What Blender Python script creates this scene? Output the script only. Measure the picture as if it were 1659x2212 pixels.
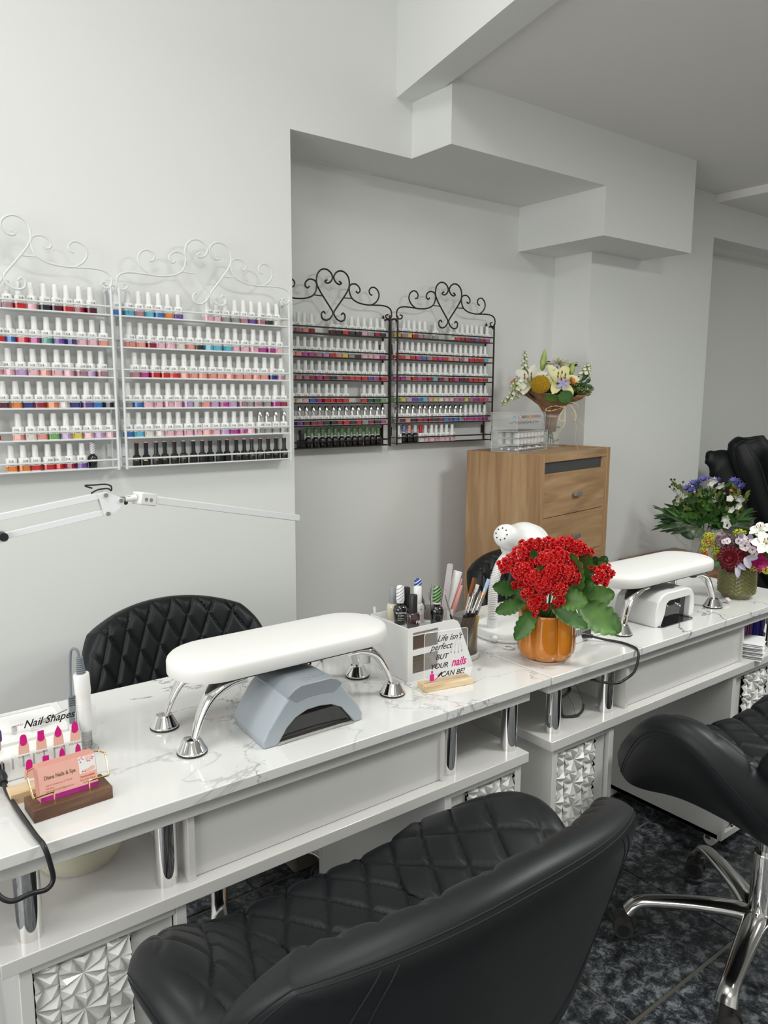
import bpy, bmesh, math, random
from math import sin, cos, pi, radians, sqrt, atan2
from mathutils import Matrix, Vector
random.seed(7)
for o in list(bpy.data.objects):
    bpy.data.objects.remove(o)
SC = bpy.context.scene
COL = SC.collection

# ------------------------------------------------------------------ camera
HC = 1.383
yaw, pitch, roll = radians(37.3), radians(8.72), radians(0.28)
fwd = Vector((sin(yaw) * cos(pitch), cos(yaw) * cos(pitch), -sin(pitch)))
rt = Vector((cos(yaw), -sin(yaw), 0))
up = rt.cross(fwd)
rt2 = rt * cos(roll) + up * sin(roll)
up2 = -rt * sin(roll) + up * cos(roll)
cd = bpy.data.cameras.new('camera')
cam = bpy.data.objects.new('camera', cd)
COL.objects.link(cam)
m = Matrix((rt2, up2, -fwd)).transposed().to_4x4()
m.translation = (0, 0, HC)
cam.matrix_world = m
cd.sensor_fit = 'VERTICAL'
cd.sensor_height = 36
cd.sensor_width = 27
cd.lens = 1650.0 / 2212 * 36
cd.clip_start = 0.02
SC.camera = cam

# ------------------------------------------------------------------ world, lights, exposure
w = bpy.data.worlds.new('world')
SC.world = w
w.use_nodes = True
w.node_tree.nodes['Background'].inputs[0].default_value = (0.95, 0.97, 1.0, 1)
w.node_tree.nodes['Background'].inputs[1].default_value = 0.30

def area(name, loc, sx, sy, power, color=(1, 1, 1), target=None, spread=None):
    l = bpy.data.lights.new(name, 'AREA')
    l.shape = 'RECTANGLE'
    l.size, l.size_y = sx, sy
    l.energy = power
    l.color = color
    if spread: l.spread = radians(spread)
    o = bpy.data.objects.new(name, l)
    COL.objects.link(o)
    o.location = loc
    if target:
        d = Vector(target) - Vector(loc)
        o.rotation_euler = d.to_track_quat('-Z', 'Y').to_euler()
    return o

LC = (0.985, 1.0, 0.955)
area('ceiling_panel_light', (2.10, 0.10, 2.47), 0.45, 0.45, 21, LC)
area('ceiling_panel_light', (3.90, 0.10, 2.46), 0.6, 0.6, 14, LC)
area('ceiling_panel_light', (5.90, 0.40, 2.42), 0.6, 0.6, 6, LC)
area('ceiling_panel_light', (-0.50, -0.90, 3.24), 1.0, 1.0, 14, LC)
area('ceiling_panel_light', (0.05, 0.95, 3.24), 0.8, 0.8, 13, LC)
area('shop_window_light', (-2.33, 0.3, 1.55), 2.4, 1.9, 38, (1.0, 0.99, 0.97), target=(2.0, 0.6, 1.5))
SC.view_settings.view_transform = 'Standard'
SC.view_settings.look = 'None'
SC.view_settings.gamma = 1
SC.view_settings.use_curve_mapping = False
SC.view_settings.exposure = 0.66

# ------------------------------------------------------------------ materials
def nmat(name):
    m = bpy.data.materials.new(name)
    m.use_nodes = True
    nt = m.node_tree
    return m, nt, nt.nodes['Principled BSDF']

def bump(nt, b, scale, strength, dist=0.002, coord='Object', kind='noise'):
    tc = nt.nodes.new('ShaderNodeTexCoord')
    n = nt.nodes.new('ShaderNodeTexNoise' if kind == 'noise' else 'ShaderNodeTexVoronoi')
    n.inputs['Scale'].default_value = scale
    bp = nt.nodes.new('ShaderNodeBump')
    bp.inputs['Strength'].default_value = strength
    bp.inputs['Distance'].default_value = dist
    nt.links.new(tc.outputs[coord], n.inputs['Vector'])
    nt.links.new(n.outputs[0], bp.inputs['Height'])
    nt.links.new(bp.outputs[0], b.inputs['Normal'])

def mat(name, col, rough=0.5, metal=0.0, coat=0.0, trans=0.0, ior=1.5, alpha=1.0, bmp=None, emit=0, spec=None, sss=0, vary=0):
    m, nt, b = nmat(name)
    b.inputs['Base Color'].default_value = (*col, 1)
    b.inputs['Roughness'].default_value = rough
    b.inputs['Metallic'].default_value = metal
    b.inputs['Coat Weight'].default_value = coat
    b.inputs['Coat Roughness'].default_value = 0.08
    b.inputs['Transmission Weight'].default_value = trans
    b.inputs['IOR'].default_value = ior
    b.inputs['Alpha'].default_value = alpha
    if spec is not None: b.inputs['Specular IOR Level'].default_value = spec
    if sss: 
        b.inputs['Subsurface Weight'].default_value = sss
        b.inputs['Subsurface Radius'].default_value = (0.01, 0.006, 0.004)
        b.inputs['Subsurface Scale'].default_value = 0.3
    if bmp: bump(nt, b, *bmp)
    if vary:
        tc = nt.nodes.new('ShaderNodeTexCoord'); n = nt.nodes.new('ShaderNodeTexNoise')
        n.inputs['Scale'].default_value = vary
        n.inputs['Detail'].default_value = 4
        r = nt.nodes.new('ShaderNodeMixRGB')
        r.inputs[1].default_value = (*[c * 0.72 for c in col], 1)
        r.inputs[2].default_value = (*[min(1, c * 1.25) for c in col], 1)
        nt.links.new(tc.outputs['Object'], n.inputs['Vector'])
        nt.links.new(n.outputs[0], r.inputs[0]); nt.links.new(r.outputs[0], b.inputs['Base Color'])
    return m

def ramp(nt, stops, interp='LINEAR'):
    r = nt.nodes.new('ShaderNodeValToRGB')
    r.color_ramp.interpolation = interp
    e = r.color_ramp.elements
    while len(e) < len(stops): e.new(0.5)
    for k, (p, c) in enumerate(stops):
        e[k].position = p
        e[k].color = (*c, 1)
    return r

def marble():
    m, nt, b = nmat('veined_white_marble_laminate')
    L = nt.links.new
    tc = nt.nodes.new('ShaderNodeTexCoord')
    outs = []
    for sc, det, wd, ms, thr, off in ((2.0, 10, 0.0052, 1.7, 0.47, (0.6, 0.2, 0)), (4.2, 12, 0.0065, 2.6, 0.53, (3.1, 1.7, 0.4))):
        mp = nt.nodes.new('ShaderNodeMapping'); mp.inputs['Location'].default_value = off
        mp.inputs['Scale'].default_value = (0.8, 1.25, 1)
        L(tc.outputs['Object'], mp.inputs['Vector'])
        n = nt.nodes.new('ShaderNodeTexNoise'); n.inputs['Scale'].default_value = sc
        n.inputs['Detail'].default_value = det; n.inputs['Roughness'].default_value = 0.56
        n.inputs['Distortion'].default_value = 0.45
        L(mp.outputs[0], n.inputs['Vector'])
        s = nt.nodes.new('ShaderNodeMath'); s.operation = 'SUBTRACT'; s.inputs[1].default_value = 0.5
        L(n.outputs[0], s.inputs[0])
        a = nt.nodes.new('ShaderNodeMath'); a.operation = 'ABSOLUTE'; L(s.outputs[0], a.inputs[0])
        mr = nt.nodes.new('ShaderNodeMapRange'); mr.inputs[1].default_value = 0.001; mr.inputs[2].default_value = wd
        mr.inputs[3].default_value = 1; mr.inputs[4].default_value = 0
        L(a.outputs[0], mr.inputs[0])
        n2 = nt.nodes.new('ShaderNodeTexNoise'); n2.inputs['Scale'].default_value = ms; n2.inputs['Detail'].default_value = 3
        L(mp.outputs[0], n2.inputs['Vector'])
        m2 = nt.nodes.new('ShaderNodeMapRange'); m2.inputs[1].default_value = thr - 0.04; m2.inputs[2].default_value = thr + 0.12
        L(n2.outputs[0], m2.inputs[0])
        mu = nt.nodes.new('ShaderNodeMath'); mu.operation = 'MULTIPLY'
        L(mr.outputs[0], mu.inputs[0]); L(m2.outputs[0], mu.inputs[1])
        outs.append(mu)
    mx = nt.nodes.new('ShaderNodeMath'); mx.operation = 'MAXIMUM'
    L(outs[0].outputs[0], mx.inputs[0]); L(outs[1].outputs[0], mx.inputs[1])
    sc2 = nt.nodes.new('ShaderNodeMath'); sc2.operation = 'MULTIPLY'; sc2.inputs[1].default_value = 1.0
    L(mx.outputs[0], sc2.inputs[0])
    mix = nt.nodes.new('ShaderNodeMixRGB')
    mix.inputs[1].default_value = (0.74, 0.74, 0.725, 1); mix.inputs[2].default_value = (0.22, 0.23, 0.245, 1)
    L(sc2.outputs[0], mix.inputs[0]); L(mix.outputs[0], b.inputs['Base Color'])
    b.inputs['Roughness'].default_value = 0.13
    b.inputs['Coat Weight'].default_value = 0.5; b.inputs['Coat Roughness'].default_value = 0.05
    return m

def wood(name, c1, c2, c3, scale=(1, 1, 0.07), freq=26, rough=0.5, knots=True):
    m, nt, b = nmat(name)
    L = nt.links.new
    tc = nt.nodes.new('ShaderNodeTexCoord'); mp = nt.nodes.new('ShaderNodeMapping')
    mp.inputs['Scale'].default_value = scale
    L(tc.outputs['Object'], mp.inputs['Vector'])
    n = nt.nodes.new('ShaderNodeTexNoise'); n.inputs['Scale'].default_value = freq; n.inputs['Detail'].default_value = 7
    n.inputs['Roughness'].default_value = 0.62; n.inputs['Distortion'].default_value = 0.9
    L(mp.outputs[0], n.inputs['Vector'])
    r = ramp(nt, [(0.28, c1), (0.5, c2), (0.68, c3)])
    L(n.outputs[0], r.inputs[0])
    n3 = nt.nodes.new('ShaderNodeTexNoise'); n3.inputs['Scale'].default_value = 4.5; n3.inputs['Detail'].default_value = 2
    L(mp.outputs[0], n3.inputs['Vector'])
    w = nt.nodes.new('ShaderNodeTexWave'); w.inputs['Scale'].default_value = 0.9; w.inputs['Distortion'].default_value = 9
    w.inputs['Detail'].default_value = 3; w.inputs['Detail Scale'].default_value = 1.2
    mp2 = nt.nodes.new('ShaderNodeMapping'); mp2.inputs['Scale'].default_value = tuple(s * 9 for s in scale)
    L(tc.outputs['Object'], mp2.inputs['Vector']); L(mp2.outputs[0], w.inputs['Vector'])
    mx = nt.nodes.new('ShaderNodeMixRGB'); mx.blend_type = 'MULTIPLY'; mx.inputs[0].default_value = 0.45
    r2 = ramp(nt, [(0.0, (0.62, 0.56, 0.5)), (0.35, (1, 1, 1))])
    L(w.outputs[0], r2.inputs[0]); L(r.outputs[0], mx.inputs[1]); L(r2.outputs[0], mx.inputs[2])
    L(mx.outputs[0], b.inputs['Base Color'])
    b.inputs['Roughness'].default_value = rough
    bp = nt.nodes.new('ShaderNodeBump'); bp.inputs['Strength'].default_value = 0.15; bp.inputs['Distance'].default_value = 0.001
    L(n.outputs[0], bp.inputs['Height']); L(bp.outputs[0], b.inputs['Normal'])
    return m

def slate():
    m, nt, b = nmat('mottled_slate_tile')
    L = nt.links.new
    g = nt.nodes.new('ShaderNodeNewGeometry')
    n = nt.nodes.new('ShaderNodeTexNoise'); n.inputs['Scale'].default_value = 30; n.inputs['Detail'].default_value = 15
    n.inputs['Roughness'].default_value = 0.80; n.inputs['Distortion'].default_value = 0.35
    L(g.outputs['Position'], n.inputs['Vector'])
    r = ramp(nt, [(0.40, (0.008, 0.009, 0.012)), (0.475, (0.035, 0.040, 0.048)), (0.52, (0.085, 0.095, 0.106)), (0.59, (0.25, 0.265, 0.28))])
    L(n.outputs[0], r.inputs[0])
    n2 = nt.nodes.new('ShaderNodeTexNoise'); n2.inputs['Scale'].default_value = 3.2; n2.inputs['Detail'].default_value = 3
    L(g.outputs['Position'], n2.inputs['Vector'])
    r2 = ramp(nt, [(0.35, (0.55, 0.55, 0.55)), (0.65, (1.5, 1.5, 1.5))])
    L(n2.outputs[0], r2.inputs[0])
    mx = nt.nodes.new('ShaderNodeMixRGB'); mx.blend_type = 'MULTIPLY'; mx.inputs[0].default_value = 1
    L(r.outputs[0], mx.inputs[1]); L(r2.outputs[0], mx.inputs[2]); L(mx.outputs[0], b.inputs['Base Color'])
    b.inputs['Roughness'].default_value = 0.33
    bp = nt.nodes.new('ShaderNodeBump'); bp.inputs['Strength'].default_value = 0.25; bp.inputs['Distance'].default_value = 0.002
    L(n.outputs[0], bp.inputs['Height']); L(bp.outputs[0], b.inputs['Normal'])
    return m

def stripes(name, c1, c2, scale=55, axis=(1, 0.3, 1.0), thr=0.5):
    m, nt, b = nmat(name)
    L = nt.links.new
    tc = nt.nodes.new('ShaderNodeTexCoord')
    mp = nt.nodes.new('ShaderNodeMapping'); mp.inputs['Rotation'].default_value = (0, radians(35), 0)
    w = nt.nodes.new('ShaderNodeTexWave'); w.bands_direction = 'Z'; w.inputs['Scale'].default_value = scale
    w.inputs['Distortion'].default_value = 1.5; w.inputs['Detail'].default_value = 2; w.inputs['Detail Scale'].default_value = 0.8
    L(tc.outputs['Object'], mp.inputs['Vector']); L(mp.outputs[0], w.inputs['Vector'])
    r = ramp(nt, [(0.0, c1), (thr, c2)], 'CONSTANT')
    L(w.outputs[0], r.inputs[0]); L(r.outputs[0], b.inputs['Base Color'])
    b.inputs['Roughness'].default_value = 0.35
    return m

def leafmat(name, c1, c2, rough=0.42, scale=30):
    m, nt, b = nmat(name)
    L = nt.links.new
    tc = nt.nodes.new('ShaderNodeTexCoord')
    n = nt.nodes.new('ShaderNodeTexNoise'); n.inputs['Scale'].default_value = scale; n.inputs['Detail'].default_value = 5
    L(tc.outputs['Object'], n.inputs['Vector'])
    r = ramp(nt, [(0.3, c1), (0.7, c2)])
    L(n.outputs[0], r.inputs[0]); L(r.outputs[0], b.inputs['Base Color'])
    b.inputs['Roughness'].default_value = rough
    b.inputs['Subsurface Weight'].default_value = 0.0
    return m

M = {}
M['wall'] = mat('matt_white_wall_paint', (0.80, 0.81, 0.795), 0.75, bmp=(55, 0.05, 0.002))
M['ceil'] = mat('matt_white_ceiling_paint', (0.89, 0.88, 0.86), 0.85, bmp=(40, 0.05, 0.002))
M['grout'] = mat('brown_grey_grout', (0.17, 0.155, 0.135), 0.8, bmp=(200, 0.3, 0.002))
M['tile'] = slate()
M['marble'] = marble()
M['lac'] = mat('glossy_white_lacquer', (0.64, 0.632, 0.615), 0.18, coat=0.4)
M['lac2'] = mat('satin_white_lacquer', (0.68, 0.675, 0.66), 0.32, coat=0.1)
M['chrome'] = mat('polished_chrome', (0.80, 0.79, 0.78), 0.045, 1.0)
M['alu'] = mat('polished_aluminium', (0.66, 0.655, 0.64), 0.16, 1.0, bmp=(90, 0.04, 0.001))
M['leather'] = mat('black_leatherette', (0.0070, 0.0084, 0.0100), 0.45, bmp=(420, 0.15, 0.0006), spec=0.34)
M['thread'] = mat('black_thread', (0.006, 0.006, 0.007), 0.8)
M['pad'] = mat('white_leatherette', (0.79, 0.785, 0.765), 0.42, bmp=(16, 0.10, 0.002))
M['blackp'] = mat('black_plastic', (0.013, 0.013, 0.015), 0.38)
M['blackg'] = mat('glossy_black_glass', (0.006, 0.006, 0.008), 0.06, coat=1.0)
M['rubber'] = mat('dark_rubber', (0.03, 0.028, 0.026), 0.6)
M['whitep'] = mat('white_plastic', (0.80, 0.80, 0.79), 0.28)
M['whitem'] = mat('white_powder_coated_metal', (0.76, 0.78, 0.79), 0.35)
M['brown'] = mat('dark_brown_metal', (0.030, 0.018, 0.017), 0.35, 0.3)
M['grayuv'] = mat('blue_grey_plastic', (0.36, 0.40, 0.44), 0.40)
M['grayuv2'] = mat('mid_grey_plastic', (0.27, 0.30, 0.33), 0.36)
M['smoke'] = mat('smoked_plastic', (0.014, 0.013, 0.014), 0.08, coat=0.6)
M['glass'] = mat('clear_glass', (0.95, 0.97, 0.96), 0.02, trans=1.0, ior=1.45)
M['acryl'] = mat('clear_acrylic', (0.93, 0.95, 0.96), 0.03, trans=1.0, ior=1.25)
M['film'] = mat('clear_film', (0.9, 0.9, 0.9), 0.05, alpha=0.17, spec=1.0, bmp=(24, 0.9, 0.01))
M['sheet'] = mat('clear_acrylic_sheet', (0.88, 0.90, 0.90), 0.04, alpha=0.09, spec=0.6)
M['visor'] = mat('dark_visor_plastic', (0.02, 0.018, 0.017), 0.04, alpha=0.80, spec=0.9)
M['smokeglass'] = mat('smoky_clear_plastic', (0.18, 0.14, 0.11), 0.06, alpha=0.38, spec=0.9)
M['water'] = mat('water', (0.8, 0.9, 0.8), 0.02, trans=1.0, ior=1.33)
M['oak'] = wood('pale_oak_veneer', (0.33, 0.185, 0.085), (0.45, 0.275, 0.14), (0.53, 0.345, 0.19))
M['oakh'] = wood('pale_oak_veneer_lying', (0.33, 0.185, 0.085), (0.45, 0.275, 0.14), (0.53, 0.345, 0.19), scale=(0.07, 1, 1))
M['pine'] = wood('pale_pine', (0.62, 0.43, 0.24), (0.72, 0.54, 0.33), (0.80, 0.64, 0.42), scale=(0.1, 1, 1), freq=60)
M['walnut'] = wood('brown_walnut', (0.085, 0.038, 0.02), (0.135, 0.065, 0.036), (0.19, 0.10, 0.058), scale=(0.1, 1, 1), freq=60)
M['cherry'] = wood('reddish_cherry_wood', (0.16, 0.060, 0.020), (0.24, 0.10, 0.038), (0.32, 0.15, 0.06), scale=(0.08, 1, 1), freq=20, rough=0.3)
M['darkpanel'] = mat('dark_grey_panel', (0.055, 0.056, 0.058), 0.35, vary=40)
M['handle'] = mat('brushed_nickel', (0.42, 0.43, 0.45), 0.35, 0.9)
M['gold'] = mat('polished_brass', (0.86, 0.66, 0.33), 0.16, 1.0)
M['orange'] = mat('glossy_orange_glaze', (0.50, 0.165, 0.012), 0.12, coat=0.6, vary=9)
M['saucer'] = mat('unglazed_cream_clay', (0.62, 0.50, 0.40), 0.5)
M['soil'] = mat('dark_soil', (0.02, 0.015, 0.012), 0.95, bmp=(160, 1.0, 0.006))
M['kleaf'] = leafmat('thick_green_leaf', (0.030, 0.095, 0.016), (0.055, 0.15, 0.024), 0.48)
M['kleaf2'] = leafmat('fresh_green_leaf', (0.045, 0.125, 0.018), (0.085, 0.20, 0.028), 0.48)
M['dleaf'] = leafmat('dark_green_leaf', (0.012, 0.045, 0.012), (0.035, 0.10, 0.025), 0.4)
M['oliveleaf'] = leafmat('olive_green_leaf', (0.10, 0.14, 0.03), (0.22, 0.27, 0.07), 0.5)
M['stem'] = mat('green_stem', (0.11, 0.20, 0.05), 0.5)
M['redflower'] = mat('scarlet_petal', (0.58, 0.006, 0.008), 0.45, vary=300)
M['redpale'] = mat('pale_red_petal_edge', (0.80, 0.16, 0.10), 0.5)
M['lily'] = mat('cream_white_petal', (0.80, 0.78, 0.66), 0.5, sss=0.1)
M['lilyy'] = mat('pale_yellow_petal', (0.78, 0.76, 0.42), 0.5)
M['bud'] = leafmat('pale_green_bud', (0.30, 0.42, 0.08), (0.46, 0.56, 0.18), 0.4)
M['snap'] = mat('ivory_petal', (0.78, 0.80, 0.60), 0.5)
M['yarrow'] = mat('mustard_yellow_floret', (0.55, 0.33, 0.015), 0.7, bmp=(300, 0.8, 0.003))
M['orangepetal'] = mat('orange_petal', (0.66, 0.22, 0.02), 0.5)
M['lilac'] = mat('lilac_petal', (0.42, 0.36, 0.62), 0.5)
M['blueflower'] = mat('violet_blue_petal', (0.17, 0.17, 0.50), 0.5)
M['burg'] = mat('burgundy_petal', (0.16, 0.004, 0.012), 0.5, vary=120)
M['magenta'] = mat('magenta_petal', (0.42, 0.006, 0.14), 0.5)
M['whitepetal'] = mat('white_petal', (0.82, 0.81, 0.76), 0.5)
M['pinkwhite'] = mat('pinkish_white_petal', (0.70, 0.60, 0.64), 0.5)
M['goldenrod'] = mat('yellow_green_floret', (0.42, 0.44, 0.02), 0.6)
M['berry'] = mat('red_berry', (0.55, 0.02, 0.015), 0.25)
M['purple'] = mat('dusky_purple_floret', (0.17, 0.07, 0.11), 0.6)
M['greyleaf'] = leafmat('grey_violet_leaf', (0.24, 0.22, 0.30), (0.46, 0.43, 0.50), 0.5)
M['paper'] = mat('brown_kraft_paper', (0.30, 0.165, 0.085), 0.7, bmp=(22, 0.9, 0.02))
M['raffia'] = mat('pale_raffia', (0.72, 0.58, 0.38), 0.7)
M['greenglass'] = mat('olive_green_glass', (0.13, 0.125, 0.035), 0.14, coat=0.3, spec=0.5, vary=130)
M['cardpink'] = mat('salmon_pink_card', (0.82, 0.44, 0.37), 0.55)
M['cardmag'] = mat('magenta_card_print', (0.42, 0.02, 0.24), 0.5)
M['inkgold'] = mat('olive_gold_ink', (0.17, 0.13, 0.03), 0.5)
M['inkred'] = mat('red_ink', (0.62, 0.06, 0.04), 0.5)
M['inkpink'] = mat('faded_pink_ink', (0.50, 0.16, 0.14), 0.5)
M['ink'] = mat('black_ink', (0.012, 0.012, 0.014), 0.5)
M['inkgrey'] = mat('dark_grey_ink', (0.10, 0.10, 0.11), 0.5)
M['inkmag'] = mat('magenta_ink', (0.66, 0.008, 0.23), 0.45)
M['skin'] = mat('flesh_tone_print', (0.83, 0.50, 0.40), 0.5)
M['paperwhite'] = mat('white_paper', (0.80, 0.80, 0.80), 0.7)
M['printpurple'] = mat('lilac_print', (0.45, 0.22, 0.48), 0.6)
M['graycable'] = mat('grey_rubber_cable', (0.20, 0.225, 0.25), 0.45)
M['steel'] = mat('brushed_steel', (0.52, 0.50, 0.48), 0.28, 1.0)
M['pink'] = mat('pink_plastic', (0.80, 0.36, 0.33), 0.35)
M['bristle'] = mat('brown_bristle', (0.22, 0.075, 0.02), 0.8, bmp=(300, 0.5, 0.002))
M['orangetip'] = mat('orange_bristle', (0.80, 0.30, 0.04), 0.6)
M['bluefile'] = mat('pale_blue_plastic', (0.45, 0.56, 0.78), 0.4)
M['yellowp'] = mat('yellow_plastic', (0.62, 0.40, 0.03), 0.4)
M['sand'] = mat('grey_emery_paper', (0.50, 0.46, 0.47), 0.9, bmp=(500, 0.8, 0.002))
M['taupe'] = mat('taupe_plastic', (0.19, 0.17, 0.145), 0.4)
M['taupe2'] = mat('light_taupe_plastic', (0.36, 0.34, 0.31), 0.4)
M['labelblue'] = mat('teal_blue_label', (0.03, 0.10, 0.14), 0.4)
M['labelpale'] = mat('pale_blue_label', (0.50, 0.62, 0.68), 0.4)
M['bookblue'] = mat('royal_blue_cover', (0.012, 0.012, 0.32), 0.4)
M['bookpurple'] = mat('purple_cover', (0.09, 0.035, 0.17), 0.45)
M['bookorange'] = mat('orange_cover', (0.42, 0.09, 0.01), 0.45)
M['clearbottle'] = mat('pale_clear_polish', (0.62, 0.58, 0.44), 0.08, coat=0.6)
M['maroonglass'] = mat('dark_maroon_polish', (0.035, 0.010, 0.012), 0.06, coat=1.0)
M['greycap'] = mat('grey_cap', (0.26, 0.265, 0.28), 0.35)
M['redcap'] = mat('red_cap', (0.62, 0.012, 0.012), 0.25)
M['bowl'] = mat('translucent_cream_plastic', (0.80, 0.76, 0.60), 0.25, alpha=0.45)
M['white_cord'] = mat('white_cable', (0.72, 0.72, 0.71), 0.4)
M['capgreen'] = stripes('green_striped_cap_print', (0.03, 0.04, 0.03), (0.20, 0.42, 0.14))
M['capblue'] = stripes('blue_striped_cap_print', (0.70, 0.72, 0.80), (0.02, 0.05, 0.30), thr=0.22)
M['cappink'] = stripes('pink_striped_cap_print', (0.80, 0.75, 0.72), (0.70, 0.14, 0.14), thr=0.25)
M['capsilver'] = stripes('silver_lettered_cap_print', (0.22, 0.22, 0.22), (0.78, 0.78, 0.80), thr=0.12)
PAL = {'r': ('red', (0.60, 0.018, 0.02)), 'R': ('dark red', (0.30, 0.008, 0.03)), 'b': ('bright blue', (0.02, 0.16, 0.50)),
       'B': ('navy blue', (0.02, 0.03, 0.20)), 'c': ('sky blue', (0.10, 0.45, 0.62)), 'p': ('pale pink', (0.80, 0.45, 0.52)),
       'P': ('hot pink', (0.72, 0.06, 0.25)), 'm': ('magenta', (0.45, 0.04, 0.26)), 'k': ('black', (0.018, 0.016, 0.022)),
       'o': ('orange', (0.78, 0.22, 0.04)), 'v': ('violet', (0.14, 0.06, 0.30)), 'w': ('milky white', (0.72, 0.66, 0.60)),
       'g': ('glittery grey', (0.32, 0.30, 0.30)), 'n': ('salmon', (0.78, 0.30, 0.25)), 'y': ('yellow', (0.70, 0.58, 0.08)),
       'G': ('light green', (0.16, 0.42, 0.10)), 't': ('teal green', (0.07, 0.34, 0.26)), 'l': ('lilac', (0.50, 0.32, 0.58)),
       'e': ('dusty rose', (0.42, 0.20, 0.24)), 'd': ('maroon', (0.10, 0.008, 0.03)), 'D': ('dark green', (0.01, 0.08, 0.04))}
for k, (nm, c) in PAL.items():
    M['pol_' + k] = mat(nm.replace(' ', '_') + '_polish', c, 0.18, coat=0.5, vary=(500 if k == 'g' else 0))

# ------------------------------------------------------------------ geometry helpers
class MB:
    """collects shapes; build() links them as ONE mesh object"""
    def __init__(s): s.v = []; s.f = []; s.mi = []; s.cur = 0
    def add(s, vs, fs, mx=None):
        n = len(s.v)
        s.v += [tuple(mx @ Vector(p)) for p in vs] if mx is not None else [tuple(p) for p in vs]
        s.f += [tuple(i + n for i in f) for f in fs]
        s.mi += [s.cur] * len(fs)
        return s
    def box(s, x0, y0, z0, x1, y1, z1, mx=None):
        vs = [(x, y, z) for z in (z0, z1) for y in (y0, y1) for x in (x0, x1)]
        return s.add(vs, [(0, 2, 3, 1), (4, 5, 7, 6), (0, 1, 5, 4), (2, 6, 7, 3), (0, 4, 6, 2), (1, 3, 7, 5)], mx)
    def tube(s, pts, r, n=8, caps=True, closed=False, flat=1.0, upv=None, mx=None):
        pts = [Vector(p) for p in pts]
        N = len(pts); rs = r if isinstance(r, (list, tuple)) else [r] * N
        T = []
        for i in range(N):
            a = pts[(i - 1) % N] if (i > 0 or closed) else pts[0]
            b = pts[(i + 1) % N] if (i < N - 1 or closed) else pts[-1]
            t = (b - a); T.append(t.normalized() if t.length > 1e-9 else Vector((0, 0, 1)))
        u = Vector(upv) if upv else (Vector((0, 0, 1)) if abs(T[0].z) < 0.9 else Vector((0, 1, 0)))
        u = (u - T[0] * u.dot(T[0])).normalized()
        vs = []
        for i in range(N):
            u = (u - T[i] * u.dot(T[i]))
            u = u.normalized() if u.length > 1e-6 else T[i].orthogonal().normalized()
            w = T[i].cross(u)
            for k in range(n):
                a = 2 * pi * k / n
                vs.append(pts[i] + u * (cos(a) * rs[i] * flat) + w * (sin(a) * rs[i]))
        fs = []
        for i in range(N - (0 if closed else 1)):
            j = (i + 1) % N
            for k in range(n):
                fs.append((i * n + k, i * n + (k + 1) % n, j * n + (k + 1) % n, j * n + k))
        if caps and not closed:
            fs.append(tuple(range(n - 1, -1, -1))); fs.append(tuple((N - 1) * n + k for k in range(n)))
        return s.add(vs, fs, mx)
    def cyl(s, x, y, z0, z1, r, r2=None, n=24, mx=None):
        return s.lathe([(r, z0), (r if r2 is None else r2, z1)], x, y, n, mx=mx)
    def lathe(s, prof, x=0, y=0, n=24, mx=None, capb=True, capt=True, sq=None, amp=None):
        vs = []; fs = []
        for (r, z) in prof:
            for k in range(n):
                a = 2 * pi * k / n
                rr = r
                if sq: rr = r / ((abs(cos(a)) ** sq + abs(sin(a)) ** sq) ** (1 / sq))
                if amp: rr = amp(r, z, a)
                vs.append((x + rr * cos(a), y + rr * sin(a), z))
        for i in range(len(prof) - 1):
            for k in range(n):
                fs.append((i * n + k, i * n + (k + 1) % n, (i + 1) * n + (k + 1) % n, (i + 1) * n + k))
        if capb: fs.append(tuple(range(n - 1, -1, -1)))
        if capt: fs.append(tuple((len(prof) - 1) * n + k for k in range(n)))
        return s.add(vs, fs, mx)
    def prism(s, poly, h0, h1, mx=None):
        """poly in xy, extruded z h0..h1"""
        n = len(poly)
        vs = [(p[0], p[1], h0) for p in poly] + [(p[0], p[1], h1) for p in poly]
        fs = [tuple(range(n - 1, -1, -1)), tuple(range(n, 2 * n))] + [(i, (i + 1) % n, n + (i + 1) % n, n + i) for i in range(n)]
        return s.add(vs, fs, mx)
    def grid(s, fn, nu, nv, mx=None, wrapu=False):
        vs = [fn(i / (nu if wrapu else nu - 1), j / (nv - 1)) for j in range(nv) for i in range(nu)]
        fs = []
        for j in range(nv - 1):
            for i in range(nu if wrapu else nu - 1):
                i2 = (i + 1) % nu
                fs.append((j * nu + i, j * nu + i2, (j + 1) * nu + i2, (j + 1) * nu + i))
        return s.add(vs, fs, mx)
    def sphere(s, c, r, n=10, m=7, sc=(1, 1, 1), mx=None):
        prof = [(max(1e-5, r * sin(pi * i / m)), -r * cos(pi * i / m)) for i in range(m + 1)]
        t = Matrix.Translation(c) @ Matrix.Diagonal((*sc, 1))
        return s.lathe(prof, 0, 0, n, mx=(mx @ t if mx is not None else t), capb=False, capt=False)
    def mesh(s, name, mats, smooth=True, angle=38):
        me = bpy.data.meshes.new(name)
        me.from_pydata(s.v, [], s.f)
        if not isinstance(mats, (list, tuple)): mats = [mats]
        for m_ in mats: me.materials.append(m_)
        if len(mats) > 1: me.polygons.foreach_set('material_index', s.mi)
        if smooth:
            me.polygons.foreach_set('use_smooth', [True] * len(me.polygons))
            me.set_sharp_from_angle(angle=radians(angle))
        me.update()
        return me
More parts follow.
